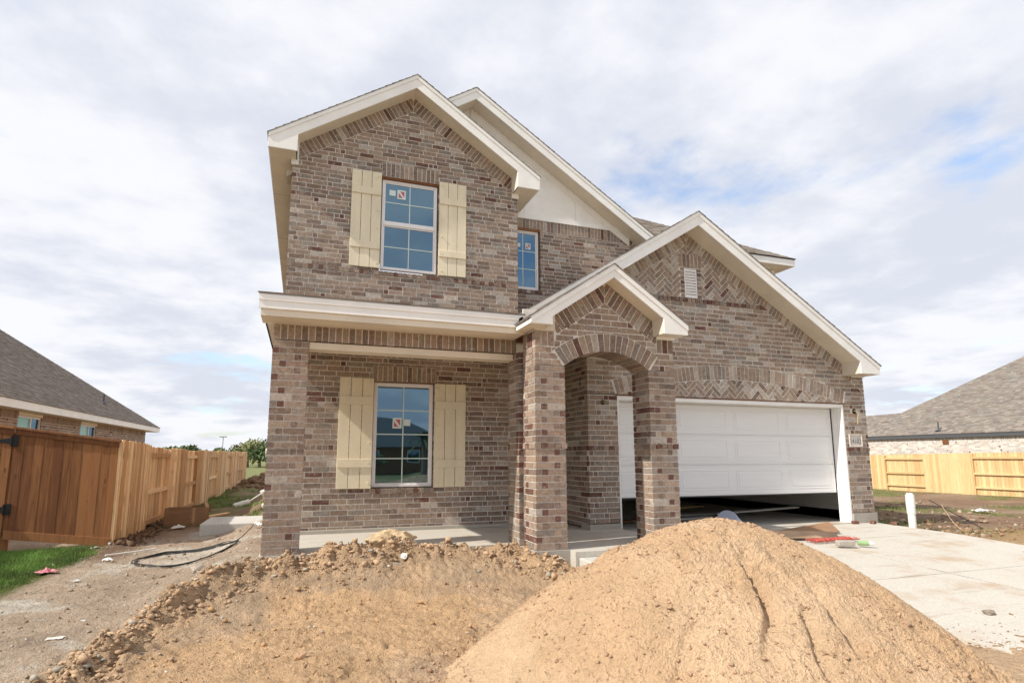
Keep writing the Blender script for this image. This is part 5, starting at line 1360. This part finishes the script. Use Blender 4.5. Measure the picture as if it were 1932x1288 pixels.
# drain fitting pieces by side wall
MB().tube([(-.75, 13.0, -.05), (-.62, 13.05, .03), (-.45, 13.1, .16)], [.09, .07, .10], 10).tube([(-1.5, 12.6, -.42), (-1.25, 12.7, -.36), (-1.08, 12.8, -.30)], [.10, .11, .10], 10).tube([(-1.2, 12.7, -.36), (-.7, 13.0, -.02)], .02, 6).build('drain_hose', 'pvc', label='white drain fitting with thin pipe lying along the left side of the house', cat='drain pipe')
# board on dirt
MB().box(-.9, .9, -.06, .06, 0, .04).build('plank', 'cedar', label='weathered plank lying on the dirt behind the cardboard box', cat='plank')
bpy.data.objects['plank'].location = (-1.75, 9.2, gz(-1.75, 9.2) + .02); bpy.data.objects['plank'].rotation_euler = (0, 0, 1.15)
# PVC clean-out
x, y = 10.90, .33; zb_ = gz(x, y)
co = MB().tube([(x, y, zb_ - .1), (x, y, .36)], .062, 18).tube([(x, y, .23), (x, y, .36), (x, y, .37)], [.073, .073, .066], 18).tube([(x, y, .365), (x, y, .44)], .071, 18).tube([(x, y, .44), (x, y, .47)], [.052, .052], 12)
co.tube([(x, y, .10), (x, y, .225), (x, y, .23)], [.070, .070, .064], 18)
co.build('cleanout_pipe', 'pvc', label='upright white PVC cleanout pipe beside the driveway corner', cat='pipe')
# stakes / wires on the right
MB().tube([(12.6, .2, gz(12.6, .2)), (12.2, .9, gz(12.2, .9) + .5)], .009, 6).build('rebar_stake', 'rubber', label='thin dark steel rod leaning out of the dirt right of the white pipe', cat='steel rod')
pts = [(11.05 + .0 * k, -.9, -.28) for k in range(1)]
pts = [(11.15 + .035 * k, -.45 + .075 * k, gz(11.15, -.45) + .02 + .012 * k * k * .55) for k in range(9)]
MB().tube(pts, .006, 6).build('cable', 'card2', label='thin tan cable curving up from the dirt next to the driveway', cat='cable')
# broken bricks at the garage corner
for i, (bx_, by_, rz, lb) in enumerate(((10.50, .78, .3, 'broken brick against the foundation block at the garage corner'), (10.72, .55, 1.1, 'broken brick farther out by the driveway edge'), (10.15, .86, -.2, 'broken brick at the foot of the garage door jamb'))):
    o = MB().box(-.06, .06, -.035, .035, 0, .055, (.19, .085, .06)).build('brick_fragment', 'brick', label=lb, cat='broken brick'); o.location = (bx_, by_, drv(by_)); o.rotation_euler = (0, .0, rz); bevel(o, .008)
# cardboard sheets, mesh bag, bottle, block
def sheet(name, pts, th, m, label, cat):
    n = len(pts); vs = [V3(p) for p in pts] + [V3(p) - V3((0, 0, th)) for p in pts]; fs = [tuple(range(n)), tuple(reversed(range(n, 2 * n)))] + [(i, n + i, n + (i + 1) % n, (i + 1) % n) for i in range(n)]
    return MB().add(vs, fs).build(name, m, label=label, cat=cat)
zd = drv(-.3)
sheet('cardboard_sheet', [(7.1, .25, zd + .03), (7.9, .05, zd + .03), (8.75, -.02, zd + .05), (8.95, .35, zd + .16), (8.0, .42, zd + .06), (7.2, .5, zd + .03)], .008, 'card', 'bent brown cardboard sheet lying on the driveway behind the sand', 'cardboard')
sheet('cardboard_sheet', [(7.2, -.32, zd + .06), (8.3, -.42, zd + .02), (8.36, -.22, zd + .09), (7.25, -.10, zd + .14)], .008, 'card2', 'narrow pale cardboard strip lying in front of the bent sheet', 'cardboard')
rg = random.Random(8); vs = []; fs = []
for j in range(6):
    for i in range(26): vs.append((7.55 + i * .034 + rg.uniform(-.015, .015), -.64 + j * .04 + rg.uniform(-.015, .015), zd + .012 + .04 * abs(math.sin(i * .9 + j * .7)) * rg.uniform(.4, 1)))
for j in range(5):
    for i in range(25):
        a = j * 26 + i; fs.append((a, a + 1, a + 27, a + 26))
mgo = MB().add(vs, fs).build('mesh_bag', 'redmesh', label='torn red plastic mesh bag beneath the cardboard strip', cat='mesh bag')
wf = mgo.modifiers.new('net', 'WIREFRAME'); wf.thickness = .012
MB().tube([(8.02, -.93, zd + .03), (8.12, -1.02, zd + .03)], .034, 12).build('bottle', 'green', label='small green labelled bottle lying on the driveway', cat='bottle')
MB().tube([(8.1201, -1.02, zd + .03), (8.17, -1.06, zd + .03)], [.03, .022], 12).build('cap', 'trash', bpy.data.objects['bottle'])
o = MB().box(-.12, .12, -.05, .05, 0, .075).build('paver_block', 'concrete2', label='grey-brown concrete block beside the green bottle', cat='block'); o.location = (7.78, -.93, zd); o.rotation_euler = (0, 0, -.35); bevel(o, .012)
# bucket on its side
ang = .55; c0 = V3((6.55, -.15, .10)); dv = V3((-.75, -.45, .28)).normalized()
bk = MB().tube([c0, c0 + dv * .30, c0 + dv * .31, c0 + dv * .335, c0 + dv * .34, c0 + dv * .37], [.125, .142, .153, .153, .146, .148], 24)
bk.build('bucket', 'bucket', label='grey-blue plastic bucket tipped over behind the top of the sand pile', cat='bucket', smooth=False)
# planks in the garage
for i, (x0, y0, L_, rz, z, w, m, lb) in enumerate(((8.2, 3.1, 2.4, .08, -.095, .3, 'trash', 'long pale board on the garage floor, right side'), (9.3, 2.4, 1.9, -.12, .02, .18, 'drywall', 'raised grey board inside the garage near the right jamb'),
        (8.7, 3.9, 1.0, .3, -.02, .25, 'pine', 'short yellow lumber offcut deep in the garage'), (7.3, 2.5, 2.0, .18, -.095, .35, 'drywall', 'flat drywall scrap on the garage floor behind the bucket'), (6.4, 1.9, 1.2, 1.0, .06, .05, 'pine', 'thin pale stick leaning by the bucket in the garage'), (5.9, 2.2, 1.6, .35, -.08, .12, 'stain', 'brown plank on the garage floor left of the bucket'))):
    o = MB().box(-L_ / 2, L_ / 2, -w / 2, w / 2, 0, .03).build('plank', m, label=lb, cat='board'); o.location = (x0, y0, z); o.rotation_euler = (0, -.05 if i in (1, 4) else 0, rz)
print('bricks', len(BRICKS), 'objects', len(bpy.data.objects), 'tris', sum(len(o.data.polygons) for o in bpy.data.objects if o.type == 'MESH'))
